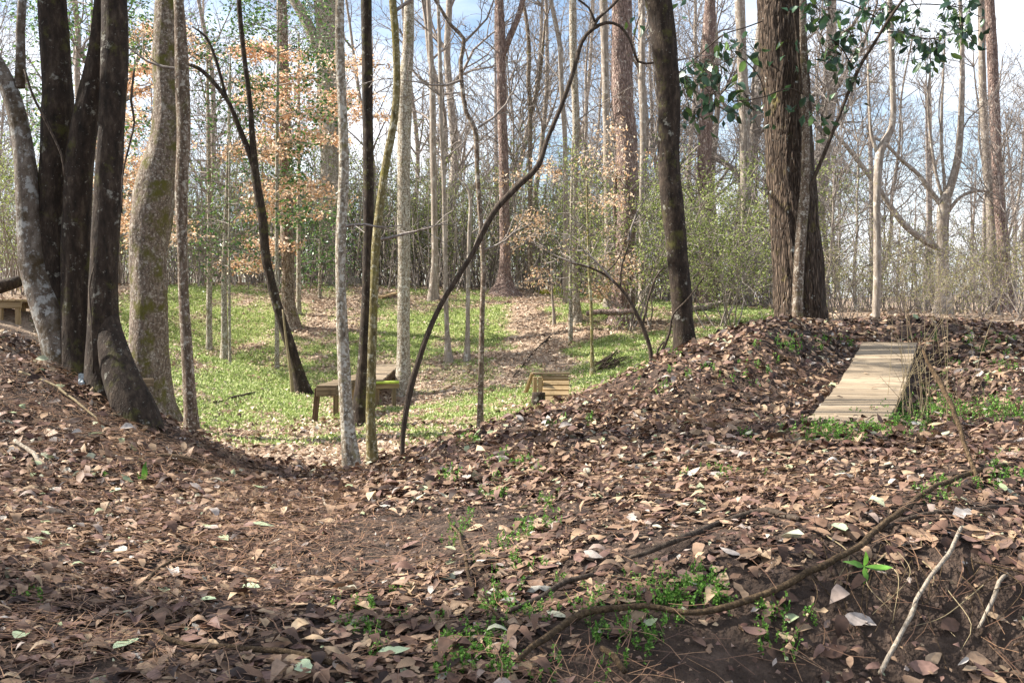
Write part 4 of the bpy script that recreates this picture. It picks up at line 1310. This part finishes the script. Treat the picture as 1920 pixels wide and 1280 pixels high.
for dx in (-.285, -.215):
    q = np.array([ft[0] + dx, 15.15, 0]); zg = float(gz(q[0], q[1])) - .05; h = zt - .01 - zg
    box('post', ro, (q[0], q[1], zg + h / 2), axes((0, 0, 1), (1, 0, 0)), (h, .05, .06), M['plank_new'])
box('side_board', ro, np.array([ft[0] - .36, 15.38, zt - .1]), axes((-.35, .1, -1)), (.3, .16, .025), M['plank_new'])
lg = P(1009, 757, 14.75); lg[2] = gz(lg[0], lg[1])
m = MB(); tube(m, np.array([lg - [0, 0, .08], lg + [0, 0, .06], lg + [.005, 0, .13], lg + [.005, 0, .17]]), [.1, .095, .09, .088], 18, barkdisp(9, .08))
o = m.obj('log_block', M['dark'], None, off=tuple(lg)); tag(o, 'short dark upright log under the left end of the slatted roller', 'log')

# wooden platform at the left edge
A = P(-60, 566, 16.2); B = P(42, 562, 16.2)
A[2] = B[2] = P(20, 563, 16.2)[2]
pf = thing('wooden_platform', (A[0], A[1], gz(B[0], B[1])), 'tan wooden platform on posts at the far left edge', 'platform')
u = norm(B - A)
n_ = 9
for i in range(n_):
    c = A + (B - A) * (i + .5) / n_ + np.array([0, .4, 0])
    box('plank', pf, c, axes((0, 1, 0)), (.9, np.linalg.norm(B - A) / n_ - .008, .03), M['plank_new'])
for yy in (0.0, .8):
    box('beam', pf, (A + B) / 2 + np.array([0, yy, -.065]), axes(B - A), (np.linalg.norm(B - A) - .03, .04, .095), M['plank_new'])
for f in (.12, .58, .9):
    for yy in (.03, .78):
        q = A + (B - A) * f + np.array([0, yy, 0]); zg = float(gz(q[0], q[1])) - .1; h = max(.1, q[2] - .02 - zg)
        box('post', pf, (q[0], q[1], zg + h / 2), axes((0, 0, 1), (1, 0, 0)), (h, .07, .06), M['plank_new'])
# board on a post in front of the mossy leaning trunk
c = P(264, 717, 11.6)
zg = float(gz(c[0], c[1]))
sb = thing('board_on_post', (c[0], c[1], zg), 'short weathered board on a stake before the mossy leaning trunk', 'board')
box('board', sb, c, axes((1, .25, 0)), (.26, .03, .085), M['plank_old'])
h = c[2] - zg + .1
box('post', sb, (c[0] - .04, c[1] + .045, zg - .1 + h / 2), axes((0, 0, 1), (1, 0, 0)), (h, .05, .05), M['plank_old'])
# plank on the bank crest
a, b = hit(712, 562), hit(744, 553)
mid = (a + b) / 2 + np.array([0, 0, .05])
o = box('loose_plank', None, mid, axes(b - a), (.62, .16, .04), M['plank_new'])
tag(o, 'pale plank lying on the bank crest beside the bulged grey trunk', 'plank')


# ------------------------------------------------------------------ fallen wood
STICKS = []


def stick(name, label, pts, mat, cat='stick', lift=.5, k=7, raw=None, group=None, lump=.12, bury=False):
    rows = []
    for p in pts:
        if len(p) > 3:
            q = P(p[0], p[1], p[3])
        else:
            q = hit(p[0], p[1])
        d = q[1]
        r = p[2] / 2 / FPX * d
        rows.append([q[0], q[1], q[2] + (r * lift if len(p) <= 3 else 0) + (.012 if not bury and len(p) <= 3 else 0), r])
    s = smooth_line(rows, .04 if rows[0][1] < 9 else .12)
    jit = np.stack([vnoise(np.c_[np.arange(len(s)) * .55, np.full(len(s), pts[0][0] * .37 + c * 9), np.zeros(len(s))]) for c in range(3)], 1)
    s[:, :3] += jit * s[:, 3:4] * .55
    s[:, 3] *= 1 + .16 * jit[:, 0]
    if s[0, 1] < 9 and len(pts[0]) < 4:
        s[:, 2] += .012 + .016 * vnoise(np.c_[np.arange(len(s)) * .09, np.full(len(s), pts[0][1] * .13), np.zeros(len(s))])
        s[:, 3] *= .85
        STICKS.append(s[:, [0, 1, 3]])
    m = MB(); tube(m, s[:, :3], np.maximum(s[:, 3], .002), k, barkdisp(len(pts) + pts[0][0] * .01, lump))
    b0 = s[np.argmin(s[:, 2]), :3]
    o = m.obj(name, mat, None, off=tuple(b0))
    return tag(o, label, cat, group)


S = stick
S('root', 'half-buried root running down from the left tree to the saddle', [(292, 862, 14), (340, 872, 15), (400, 886, 15), (450, 898, 13), (485, 906, 9)], M['stick'], 'root', .2)
S('stick', 'pale short stick on the left slope near the frame edge', [(25, 842, 9), (45, 850, 10), (65, 872, 10), (86, 892, 8)], M['bleached'])
S('stick', 'long thin pale stick lying below the four-stemmed tree', [(36, 706, 5), (90, 728, 5), (140, 760, 5), (192, 798, 4)], M['stem'])
S('twig', 'bleached twig with a hooked end on the saddle', [(530, 950, 6), (565, 943, 7), (600, 938, 7), (612, 952, 6), (616, 957, 5)], M['bleached'], 'twig')
S('stick', 'dark straight stick pointing up-right at lower left', [(258, 1118, 7), (290, 1085, 8), (320, 1062, 8), (356, 1038, 6)], M['stick'])
S('root', 'wavy root along the bottom left of the picture', [(290, 1190, 9), (315, 1212, 12), (350, 1225, 13), (420, 1232, 13), (480, 1238, 14), (560, 1245, 14), (640, 1262, 12)], M['stick'], 'root', .3)
S('root', 'thin dark root snaking down the middle foreground', [(838, 985, 6), (860, 1015, 7), (872, 1060, 8), (884, 1112, 8), (910, 1142, 8), (962, 1196, 7)], M['stick'], 'root', .5)
S('root', 'long root crossing the foreground along the edge of the bare soil bank', [(972, 1264, 14), (1027, 1216, 16), (1087, 1175, 17), (1166, 1164, 16), (1240, 1167, 15), (1310, 1170, 15), (1421, 1145, 17), (1526, 1092, 17), (1597, 1059, 15), (1640, 1015, 14), (1690, 972, 14), (1740, 935, 12), (1810, 905, 11), (1885, 886, 9)], M['stick'], 'root', .7)
S('branch', 'thick dark fallen branch in the leaves right of centre', [(1180, 1062, 8), (1252, 1040, 13), (1297, 1014, 15), (1372, 984, 15), (1440, 970, 15), (1500, 985, 12)], M['darktwig'], 'branch', .7)
S('branch', 'dark fallen branch left of the long foreground root', [(955, 1162, 10), (1010, 1138, 14), (1060, 1112, 14), (1112, 1096, 9)], M['darktwig'], 'branch', .6)
S('stick', 'thick stub of wood at the very bottom below the long root', [(1128, 1232, 13), (1148, 1254, 14), (1172, 1284, 14)], M['stick'], 'stick', .7)
S('stick', 'curved pale stick on the sunny slope below the mound-edge trunk', [(1185, 882, 5), (1235, 874, 6), (1279, 866, 8), (1304, 846, 9), (1330, 838, 9), (1369, 850, 8)], M['bleached'])
S('stick', 'long bleached stick slanting up at the lower right', [(1648, 1284, 10), (1699, 1201, 10), (1732, 1137, 10), (1777, 1062, 9), (1802, 1008, 8)], M['bleached'], 'stick', 2.2)
S('stick', 'short pale stick at the right edge beside the long bleached one', [(1836, 1206, 8), (1856, 1160, 9), (1872, 1120, 9), (1888, 1094, 8)], M['bleached'], 'stick', 1.5)
S('branch', 'dark branch lying level at the right edge above the bleached stick', [(1640, 1012, 6), (1702, 987, 10), (1760, 975, 11), (1815, 968, 12), (1870, 963, 12), (1930, 958, 12)], M['darktwig'], 'branch', .8)
S('broken_branch', 'broken forked branch standing up out of the leaves right of the plank ramp', [(1849, 945, 9, 4.75), (1834, 905, 9, 4.95), (1807, 826, 9, 5.15), (1785, 766, 9, 5.3), (1766, 725, 9, 5.4), (1745, 690, 8, 5.5), (1731, 655, 6, 5.55)], M['stick'], 'branch')
S('branch', 'dark crooked branch lying on the grassy slope left of the slatted roller\'s path', [(962, 708, 2), (985, 682, 3), (1005, 658, 3), (1020, 645, 4), (1030, 634, 3)], M['darktwig'], 'branch', 1.0)
S('twig', 'thin twig lying across the grass left of the bridge', [(400, 757, 3), (440, 748, 4), (478, 738, 3)], M['darktwig'], 'twig', 1)
S('fallen_log', 'fallen reddish log across the foot of the thick pine', [(1100, 588, 10, 20.3), (1130, 586, 12, 20.3), (1165, 583, 12, 20.3), (1192, 580, 11, 20.3)], M['pine'], 'log', 1.0, k=12)
S('fallen_log', 'broken log right of the mound-edge trunk in the undergrowth', [(1296, 587, 10), (1315, 585, 12), (1345, 580, 12)], M['brown'], 'log', 1.2, k=10)
S('fallen_log', 'dark log lying behind the platform at the left edge', [(-30, 540, 26, 21), (0, 537, 26, 21), (36, 528, 22, 21.2)], M['dark'], 'log', k=12)
S('fallen_log', 'dark log on the far crest behind the coppery beech', [(340, 551, 8, 27), (420, 549, 10, 27), (470, 548, 8, 27)], M['brown'], 'log', k=8)
g = np.random.default_rng(33)
bp0 = hit(1142, 690, 11.5)
bp_ = thing('brush_pile', bp0, 'small pile of dark dead twigs at the mound edge', 'brush pile')
m = MB()
for i in range(38):
    c = bp0 + g.normal(0, 1, 3) * np.array([.09, .14, .0]) + np.array([0, 0, g.uniform(0, .16)])
    dv = norm(np.array([.8, g.normal(0, .5), .55 + g.normal(0, .3)])) * g.uniform(.12, .3)
    tube(m, np.array([c - dv, c + g.normal(0, .02, 3), c + dv]), [.009, .008, .004], 4)
m.obj('twigs', M['darktwig'], bp_)
for (px, py, s, lb) in [(1047, 552, .14, 'round yellow-green moss cushion right of the path top'), (1018, 552, .11, 'flatter moss cushion beside the round one at the path top')]:
    c = hit(px, py)
    bm = bmesh.new(); bmesh.ops.create_icosphere(bm, subdivisions=4, radius=1)
    for v in bm.verts:
        n_ = float(fbm(np.array([[v.co.x * 2 + px, v.co.y * 2, v.co.z * 2]]), 4)[0])
        v.co = Vector((v.co.x * s * 1.5, v.co.y * s, v.co.z * s * .9)) * (1 + .14 * n_)
    me = bpy.data.meshes.new('moss'); bm.to_mesh(me); bm.free(); me.materials.append(M['mossball'])
    o = bpy.data.objects.new('moss_cushion', me); COL.objects.link(o); o.location = (c[0], c[1], c[2] + s * .3); tag(o, lb, 'moss')
# crumpled paper at the tree base
c = hit(166, 724)
bm = bmesh.new(); bmesh.ops.create_grid(bm, x_segments=6, y_segments=6, size=.05)
for v in bm.verts:
    v.co.z = .02 * random.Random(int(v.co.x * 999) * 7 + int(v.co.y * 999)).uniform(-1, 1) + .3 * abs(v.co.x)
me = bpy.data.meshes.new('paper'); bm.to_mesh(me); bm.free(); me.materials.append(M['paper'])
o = bpy.data.objects.new('crumpled_paper', me); COL.objects.link(o); o.location = (c[0], c[1] - .05, c[2] + .05); o.rotation_euler = (R(55), 0, .3)
tag(o, 'scrap of pale crumpled paper at the foot of the four-stemmed tree', 'litter')
# spiky seed balls
bm = bmesh.new(); bmesh.ops.create_icosphere(bm, subdivisions=2, radius=.015)
for f in bm.faces[:]:
    c = f.calc_center_median(); r_ = bmesh.ops.poke(bm, faces=[f])
    for v in r_['verts']:
        v.co = c * 1.55
me = bpy.data.meshes.new('seed_ball'); bm.to_mesh(me); bm.free(); me.materials.append(M['gumball'])
for px, py in [(190, 1155), (100, 1015), (378, 1012), (492, 915), (562, 930), (710, 930), (134, 1230), (1560, 958), (830, 890), (560, 915)]:
    c = hit(px, py); o = bpy.data.objects.new('seed_ball', me); COL.objects.link(o); o.location = (c[0], c[1], c[2] + .025); o.rotation_euler = (px, py, 0)
    tag(o, 'small dark spiky seed ball lying among the fallen leaves', 'seed ball', 'spiky seed balls')

# ------------------------------------------------------------------ leaf litter
g = np.random.default_rng(500)
near_t = [leaf_template(g, 3, i % 4 == 3, g.uniform(.22, .58), .5 * (i % 3) / 2 + .15, .3) for i in range(30)]
shard_t = [leaf_template(g, 1, False, g.uniform(.35, .8), .5, .4) for i in range(10)]
mid_t = [leaf_template(g, 2, False, g.uniform(.4, .6), .45, .35) for i in range(16)]


ST = np.concatenate(STICKS)


def clear_of(x, y):
    """keep leaves off the sticks and the ramp deck"""
    d2 = ((x[:, None] - ST[None, :, 0]) ** 2 + (y[:, None] - ST[None, :, 1] - .02) ** 2)
    ok = (d2 > (ST[None, :, 2] + .035) ** 2).all(1) | (g.random(len(x)) < .3)
    t, v = ramp_uv(x, y)
    return ok & ~((np.abs(v) < .31) & (t > .0) & (t < 1.02))


def sample(n, y0, y1, dens):
    o = []
    tot = 0
    while tot < n:
        y = y0 + (y1 - y0) * g.random(40000); x = g.uniform(-1, 1, 40000) * (.5 * y1 + 2.2)
        k = (np.abs(x) < .5 * y + 2.2) & (g.random(40000) < dens(x, y) * np.where(np.abs(x) < .5 * y + .6, 1, .5))
        x, y = x[k], y[k]; k = clear_of(x, y) if y0 < 9.5 else np.ones(len(x), bool)
        o.append(np.c_[x[k], y[k]]); tot += int(k.sum())
    return np.concatenate(o)[:n]


def bare(x, y):
    q = np.c_[x, y, 0 * x]
    d = .72 + .75 * fbm(q * .9 + 2.2, 3)
    d = d - .75 * np.exp(-((x + .55) / .75) ** 2 - ((y - 4.6) / .9) ** 2)
    d = d - 1.5 * np.exp(-((x - .62) / .42) ** 2 - ((y - 3.58) / .14) ** 2) - 1.1 * np.exp(-((x - 1.6) / .5) ** 2 - ((y - 3.9) / .16) ** 2)
    return np.clip(d, .05, 1)


def lay(nm, n, y0, y1, size, temps, dens, lift=.035, tilt=.35, mat='litter', label=None):
    p = sample(n, y0, y1, dens)
    z = gz(p[:, 0], p[:, 1]) + g.random(n) ** 1.5 * lift + .008
    m = MB()
    scatter_leaves(m, np.c_[p, z], gn(p[:, 0], p[:, 1]), size(n), g, temps, tilt)
    return tag(m.obj(nm, M[mat]), label, 'leaves', kind='stuff')


lay('leaf_litter', 23000, 2.4, 6.6, lambda n: .028 + .085 * g.random(n) ** 1.3, near_t, bare, .026, .16, label='brown fallen leaves covering the near slope')
lay('leaf_litter', 30000, 6.2, 14.5, lambda n: .035 + .075 * g.random(n) ** 1.2, mid_t, lambda x, y: bare(x, y) * (1 - .88 * hollow(x, y)), .05, .4, label='brown fallen leaves covering the mounds around the hollow')
lay('leaf_litter', 40000, 9.0, 32, lambda n: g.uniform(.04, .095, n), shard_t, lambda x, y: np.clip(1 - .93 * greenness(x, y), .09, 1) * (hollow(x, y) > .02), .03, .3, mat='litter_pale', label='scattered brown leaves in the grass of the hollow and bank')
lay('leaf_litter', 12000, 14, 45, lambda n: g.uniform(.06, .13, n), shard_t, lambda x, y: 1.0 - hollow(x, y), .04, .4, mat='litter_pale', label='brown fallen leaves on the forest floor behind')
lay('leaf_crumbs', 40000, 2.4, 9.5, lambda n: .008 + .03 * g.random(n) ** 1.5, shard_t, lambda x, y: np.full(len(x), .9) * (1 - .8 * hollow(x, y)), .02, .4, label='small crumbled leaf bits over the near soil')
# pine straw
n = 26000
p = sample(n, 2.4, 10, lambda x, y: np.clip(.2 + .8 * (x < -.8 - .0 * y) + .3 * np.sin(x * 3 + y * 2), .1, 1) * (1 - .8 * hollow(x, y)))
z = gz(p[:, 0], p[:, 1]) + g.random(n) * .05 + .01
a = g.uniform(0, 6.28, n); ln = g.uniform(.06, .11, n); nr = gn(p[:, 0], p[:, 1])
dv = np.stack([np.cos(a), np.sin(a), g.normal(0, .18, n)], -1); dv = norm(dv - nr * (dv * nr).sum(-1, keepdims=True) * .85)
sv = norm(np.cross(dv, nr)) * .0013
c = np.c_[p, z]; e0, e1 = c - dv * ln[:, None], c + dv * ln[:, None]; c2 = c + sv * g.normal(0, 9, n)[:, None]
v = np.stack([e0 - sv, e0 + sv, c2 + sv, c2 - sv, e1 + sv, e1 - sv], 1).reshape(-1, 3)
b = (np.arange(n) * 6)[:, None]
m = MB(); m.add(v, np.concatenate([b + np.array([[0, 1, 2, 3]]), b + np.array([[3, 2, 4, 5]])]), None, np.repeat(g.random(n), 6))
tag(m.obj('pine_straw', M['straw']), 'reddish pine needles strewn over the left slope and saddle', 'pine needles', kind='stuff')
# the largest near leaves, one by one
lm = []
for k in range(22):
    tv, tt = leaf_template(g, 5, k % 5 == 4, g.uniform(.3, .5), .4, .32)
    m = MB(); m.add(tv, None, tt, (k + .5) / 22 * .985); me = m.mesh('leaf'); me.materials.append(M['litter']); lm.append(me)
tv, tt = leaf_template(g, 5, False, .5, .25, .15)
m = MB(); m.add(tv, None, tt, .6); green_leaf = m.mesh('leaf')
M['paleleaf'] = leafmat('leaf_pale_green', [(0, '#9fb08c'), (1, '#b6c4a0')], trans=.2)
green_leaf.materials.append(M['paleleaf'])


def place_leaf(me, x, y, L_, lift, tilt):
    nrm_ = norm(gn(np.array(x), np.array(y)) + g.normal(0, tilt, 3))
    yaw = g.uniform(0, 6.28)
    X, Y, Z = axes((math.cos(yaw), math.sin(yaw), 0), nrm_)
    X = norm(X - nrm_ * np.dot(X, nrm_)); Y = np.cross(nrm_, X)
    o = bpy.data.objects.new('leaf', me); COL.objects.link(o); o.parent = ground
    mt = Matrix(np.stack([X * L_, Y * L_, nrm_ * L_], 1).tolist()).to_4x4()
    mt.translation = Vector((x, y, float(gz(x, y)) + lift))
    o.matrix_local = mt


for (px, py) in [(760, 1112), (90, 1012), (68, 1030), (235, 1228), (570, 1270), (740, 1240), (390, 1140), (420, 1022), (495, 998), (180, 824), (40, 1208), (215, 930), (470, 1115), (1575, 1005)]:
    c = hit(px, py)
    place_leaf(green_leaf, c[0], c[1], g.uniform(.09, .13), .035, .2)
for t_, v_ in [(.08, -.1), (.17, .12), (.3, -.17), (.42, .05), (.6, -.08), (.75, .15)]:
    q = RA + (RB - RA) * t_; sdv = norm(np.cross(RB - RA, [0, 0, 1.0]))
    q = q + sdv * v_; q[2] += -.07 * math.sin(math.pi * t_) + .008
    place_leaf(lm[g.integers(0, 22)], q[0], q[1], g.uniform(.05, .09), q[2] - float(gz(q[0], q[1])), .05)
p = sample(280, 2.9, 5.2, lambda x, y: bare(x, y) * np.clip((5.6 - y) / 2.2, 0, 1))
for i in range(280):
    place_leaf(lm[g.integers(0, 22)], p[i, 0], p[i, 1], g.uniform(.07, .125), g.uniform(.016, .036), .13)

# ------------------------------------------------------------------ green ground cover
n = 170000
p = sample(n, 9.2, 31, lambda x, y: greenness(x, y) ** 1.2)
z = gz(p[:, 0], p[:, 1])
m = MB()
leaf_cards(m, np.c_[p, z], np.stack([g.normal(0, .6, n), g.normal(0, .6, n), np.full(n, .8)], -1), g.uniform(.025, .065, n), g, .4)
tag(m.obj('ground_cover', M['grass']), 'bright green low grass and clover in the hollow and on the bank', 'grass', kind='stuff')


def weeds(nm, label, patches, per, h, lsz):
    m = MB()
    for (px, py, sx, sy, n) in patches:
        c = hit(px, py)
        k = FPX / c[1]
        for i in range(n):
            q = hit(px + g.normal(0, sx), py + g.normal(0, sy)) if i % 4 == 0 else q + np.array([g.normal(0, .025), g.normal(0, .025), 0])
            q[2] = float(gz(q[0], q[1]))
            hh = h * g.uniform(.4, 1.2)
            tip = q + np.array([g.normal(0, .35) * hh, g.normal(0, .35) * hh, hh + .02])
            tube(m, np.array([q, (q + tip) / 2 + g.normal(0, .004, 3), tip]), [.0012, .001, .0008], 3, cap=False, rnd=.3)
            f = g.random(per); pos = q + (tip - q) * f[:, None]
            leaf_cards(m, pos, g.normal(0, 1, (per, 3)) + np.array([0, 0, .3]), g.uniform(.6, 1.3, per) * lsz, g, .62)
    tag(m.obj(nm, M['weed']), label, 'weeds', kind='stuff')


weeds('chickweed', 'low bright green weeds sprouting through the near leaves',
      [(1240, 1120, 75, 18, 110), (1150, 1150, 60, 20, 70), (1330, 1115, 25, 10, 40), (950, 1150, 45, 30, 80), (870, 1200, 40, 30, 60), (900, 1260, 60, 15, 80), (700, 1160, 35, 25, 40), (710, 1210, 20, 12, 20), (970, 1040, 30, 25, 50), (860, 1010, 30, 20, 25),
       (1010, 990, 25, 20, 30), (1020, 950, 20, 12, 20), (930, 930, 25, 10, 20), (1350, 888, 30, 10, 30), (1440, 825, 30, 8, 30), (1150, 1220, 30, 18, 30), (1450, 1190, 25, 28, 40), (1765, 935, 18, 12, 40), (1890, 870, 18, 18, 35), (1880, 910, 25, 10, 25), (75, 1133, 10, 5, 12), (200, 900, 8, 4, 6), (1230, 1200, 30, 25, 25)], 11, .034, .012)
weeds('chickweed', 'light green weeds around the foot of the plank ramp',
      [(1530, 815, 25, 8, 60), (1600, 820, 35, 8, 60), (1680, 800, 30, 10, 60), (1760, 775, 40, 12, 130), (1850, 775, 45, 14, 150), (1700, 770, 25, 10, 40), (1560, 830, 25, 6, 30), (1660, 825, 20, 6, 30)], 11, .075, .016)
weeds('chickweed', 'sparse green weeds dotted over the leafy mounds',
      [(1380, 700, 60, 15, 40), (1250, 720, 50, 12, 25), (1480, 650, 60, 8, 50), (1560, 650, 30, 10, 25), (1840, 640, 50, 8, 60), (1860, 680, 40, 20, 50), (1120, 800, 40, 14, 20), (960, 870, 40, 12, 30), (850, 900, 30, 8, 20), (200, 700, 30, 8, 30), (120, 692, 30, 4, 20), (880, 830, 15, 5, 20)], 9, .06, .018)
# thin roots hanging from the eroded bank
er0 = hit(1780, 1120)
er = thing('exposed_roots', er0, 'tangle of thin roots and stalks hanging from the eroded bank at lower right', 'roots')
for i in range(40):
    px, py = g.uniform(1500, 1915), g.uniform(985, 1120)
    a = hit(px, py); b = hit(px + g.normal(-15, 60), py + g.uniform(40, 150))
    mid = (a + b) / 2 + np.array([g.normal(0, .06), -g.uniform(.0, .06), g.normal(0, .03)])
    q = smooth_line(np.array([a + [0, 0, .02], mid, b + [0, -.02, .01]]), .03)
    m = MB(); tube(m, q, np.linspace(g.uniform(.0015, .0035), .001, len(q)), 4, cap=False); m.obj('root', M['stem'] if i % 4 == 0 else M['stick'], er)
# small seedling
c = hit(1620, 1100)
sd_ = thing('seedling', c, 'small seedling with four pointed green leaves at lower right', 'seedling')
m = MB(); tip = c + np.array([0, 0, .07]); tube(m, np.array([c - [0, 0, .02], c + [.002, 0, .03], tip]), [.002, .002, .0015], 5); m.obj('stem', M['weed'], sd_)
for dx, dz, L_ in [(-.9, .25, .10), (.9, .05, .10), (-.05, .8, .07), (0, -.55, .06)]:
    tv, tt = leaf_template(g, 4, False, .34, .15, .15); tv = tv + [.5, 0, 0]
    x_, y_, z_ = axes((dx, -.35, dz), (0, -.5, .8))
    v = tip + L_ * (tv[:, :1] * x_ + tv[:, 1:2] * y_ + tv[:, 2:] * z_)
    m = MB(); m.add(v, None, tt, .5); m.obj('leaf', M['weed'], sd_)
c = hit(268, 905)
s2 = thing('seedling', c, 'upright two-leaved green seedling on the left slope', 'seedling')
for dx, L_ in ((.12, .14), (-.5, .08)):
    tv, tt = leaf_template(g, 4, False, .24, .1, .15); tv = tv + [.5, 0, 0]
    x_, y_, z_ = axes((dx, 0, 1), (0.3, -1, 0))
    m = MB(); m.add(c - [0, 0, .01] + L_ * (tv[:, :1] * x_ + tv[:, 1:2] * y_ + tv[:, 2:] * z_), None, tt, .2); m.obj('leaf', M['weed'], s2)
# tall dry stems right of the ramp
c = P(1725, 800, 7.6); c[2] = float(gz(c[0], c[1]))
ds_ = thing('dry_stems', c, 'clump of tall thin dry stems along the right side of the plank ramp', 'weeds')
for i in range(30):
    px = g.normal(1715, 30) if i < 24 else g.normal(1790, 40); dd = g.uniform(7.4, 8.8)
    q = P(px, 800, dd); q[2] = float(gz(q[0], q[1])) - .02
    h = g.uniform(.5, 1.35); ln_ = np.array([g.normal(.05, .24), g.normal(0, .15), 1])
    m = MB()
    pts = np.array([q, q + ln_ * h * .5 + g.normal(0, .015, 3), q + ln_ * h + g.normal(0, .05, 3)])
    tube(m, smooth_line(pts, .1), np.linspace(.0023, .0012, len(smooth_line(pts, .1))), 4, cap=False)
    for t in range(int(g.integers(0, 4))):
        f = g.uniform(.3, .9); p0 = q + ln_ * h * f
        tube(m, np.array([p0, p0 + np.array([g.normal(0, .16), g.normal(0, .1), g.uniform(.03, .2)])]), [.0022, .0014], 3, cap=False)
    m.obj('dry_stem', M['stem'], ds_)

for me in list(bpy.data.meshes):
    if me.users == 0:
        bpy.data.meshes.remove(me)
